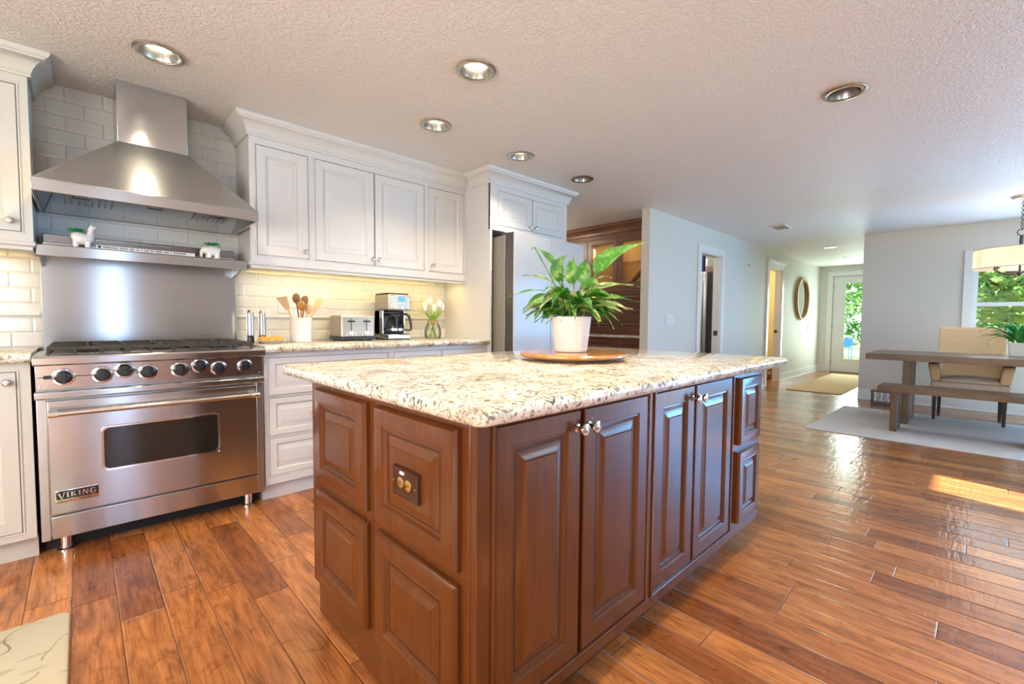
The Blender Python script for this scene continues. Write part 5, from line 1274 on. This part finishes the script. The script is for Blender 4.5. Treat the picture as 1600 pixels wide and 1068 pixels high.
# ------------------------------------------------------------------ seen through the doorways
t = thing('pantry_refrigerator', (7.5, 3.40, 0), 'tall steel refrigerator seen through the first doorway', 'refrigerator')
fx0, fx1, fy0, fy1, fz = 7.08, 7.93, 3.065, 3.75, 1.885
mb = MB(); mb.box(fx0, fx1, fy0, fy1, .02, fz); mb.build('body', 'steel', t, .006)
for a, b in ((fx0, (fx0+fx1)/2-.003), ((fx0+fx1)/2+.003, fx1)):
    mb = MB(); mb.box(a, b, fy0-.065, fy0-.005, .06, fz); d = mb.build('door', 'steel_dark', t, .012, 3)
    hx = b-.05 if a == fx0 else a+.05
    mb = MB(); mb.tube([(hx, fy0-.066, .55), (hx, fy0-.11, .58), (hx, fy0-.11, 1.65), (hx, fy0-.066, 1.68)], .012, 10); mb.build('handle', 'chrome', d)
mb = MB(); mb.box(fx0+.02, fx1-.02, fy0, fy1-.02, 0, .021); mb.build('base_grille', 'black', t)
mb = MB(); mb.tube([(7.24, 3.14, fz+.001), (7.24, 3.14, fz+.30)], [.045, .04], 18); tag(mb.build('rolled_bag', 'navy'), 'navy roll standing on top of the pantry refrigerator', 'bag')
for (a, b, c, h_), lab in (((7.34, 7.70, 3.17, .11), 'striped carton on top of the pantry refrigerator, lower of two'), ((7.35, 7.69, 3.18, .12), 'pale carton stacked on the striped carton in the pantry')):
    z0 = fz+.001 if 'lower' in lab else fz+.113
    mb = MB(); mb.box(a, b, c-.08, c+.25, z0, z0+h_); tag(mb.build('carton', 'box' if 'lower' in lab else 'paper', bev=.004), lab, 'box')
t = thing('wooden_rack', (9.9, 3.05, 0), 'small dark wooden rack low down inside the second doorway', 'rack')
for z in (.03, .14, .25, .36):
    mb = MB(); mb.box(9.55, 9.98, 2.85, 3.3, z, z+.025); mb.build('shelf', 'beech', t, .003)
for x in (9.565, 9.965):
    for y in (2.865, 3.285):
        mb = MB(); mb.box(x-.015, x+.015, y-.015, y+.015, 0, .42); mb.build('post', 'walnut', t, .002)

# ------------------------------------------------------------------ outside the windows
mb = MB(); mb.box(8.24, 40, -26, 24, -.16, -.06); mb.box(-14, 8.22, -26, -3.86, -.16, -.06); mb.box(12.26, 30, .9, 3, -.059, -.03)
struct(mb, 'ground', 'lawn', 'lawn outside the windows', 'ground')
def tree(x, y, hgt, rad, lab, n=2200, low=.4, seed=1):
    rr_ = random.Random(seed); t = thing('tree', (x, y, -.06), lab, 'tree', None)
    mb = MB(); mb.tube([(x, y, -.06), (x+.1, y+.05, hgt*.3), (x-.05, y+.1, hgt*.6)], [.16, .12, .06], 10)
    for k in range(7):
        an = rr_.uniform(0, 2*PI); d = Vector((math.cos(an), math.sin(an), .5)); p = Vector((x, y, hgt*(.3+.05*k))); mb.tube([p, p+d*rad*.3, p+d*rad*.55+ZA*.2], [.05, .035, .015], 7)
    mb.build('trunk', 'bark', t)
    mb = MB(); cl = [(Vector((x, y, hgt*.58))+Vector((rr_.uniform(-.62, .62)*rad, rr_.uniform(-.62, .62)*rad, rr_.uniform(-low, .40)*hgt)), rr_.uniform(.26, .38)*rad) for _ in range(46)]
    for k in range(n):
        c, r_ = cl[rr_.randrange(len(cl))]; p = c+Vector((rr_.uniform(-1, 1), rr_.uniform(-1, 1), rr_.uniform(-1, 1)))*r_
        u = Vector((rr_.gauss(0, 1), rr_.gauss(0, 1), rr_.gauss(0, .6))).normalized(); v = u.cross(Vector((rr_.gauss(0, 1), rr_.gauss(0, 1), rr_.gauss(0, 1)))).normalized(); s = rr_.uniform(.05, .11)
        if p.z < 0: p.z = rr_.uniform(.05, .6)
        mb.q([p-u*s, p+v*s*.45, p+u*s, p-v*s*.45])
    mb.build('foliage', 'tree', t, smooth=0)
tree(13.4, -.45, 4.2, 1.5, 'leafy garden tree filling the dining window, nearest to the glass', 6500, .5, 3)
tree(17.6, -.5, 6.0, 2.0, 'taller garden tree behind the one nearest the dining window', 6000, .5, 5)
tree(18.6, 3.35, 5.2, 1.2, 'leafy tree seen through the glass of the entry door', 5000, .45, 11)
tree(22.6, 4.9, 6.6, 1.9, 'farther tree behind the one outside the entry door', 5000, .5, 13)
tree(24.0, -.9, 4.6, 2.0, 'low bushy tree farthest away through the dining window', 8000, .56, 21)
t = thing('patio_chair', (16.0, 2.80, -.03), 'blue metal patio chair outside the entry door', 'chair')
MT['bluemetal'] = M('blue_metal', (.015, .09, .20), .4)
mb = MB(); mb.box(15.78, 16.22, 2.58, 3.02, .40, .43); mb.build('seat', 'bluemetal', t, .006)
mb = MB(); mb.hexa([(16.2, 2.58, .43), (16.22, 2.58, .43), (16.22, 3.02, .43), (16.2, 3.02, .43), (16.26, 2.58, .66), (16.28, 2.58, .66), (16.28, 3.02, .66), (16.26, 3.02, .66)]); mb.build('backrest', 'bluemetal', t, .004)
for x in (15.8, 16.2):
    for y in (2.60, 3.00): mb = MB(); mb.tube([(x, y, -.03), (x, y, .41)], .012, 8); mb.build('leg', 'bluemetal', t)
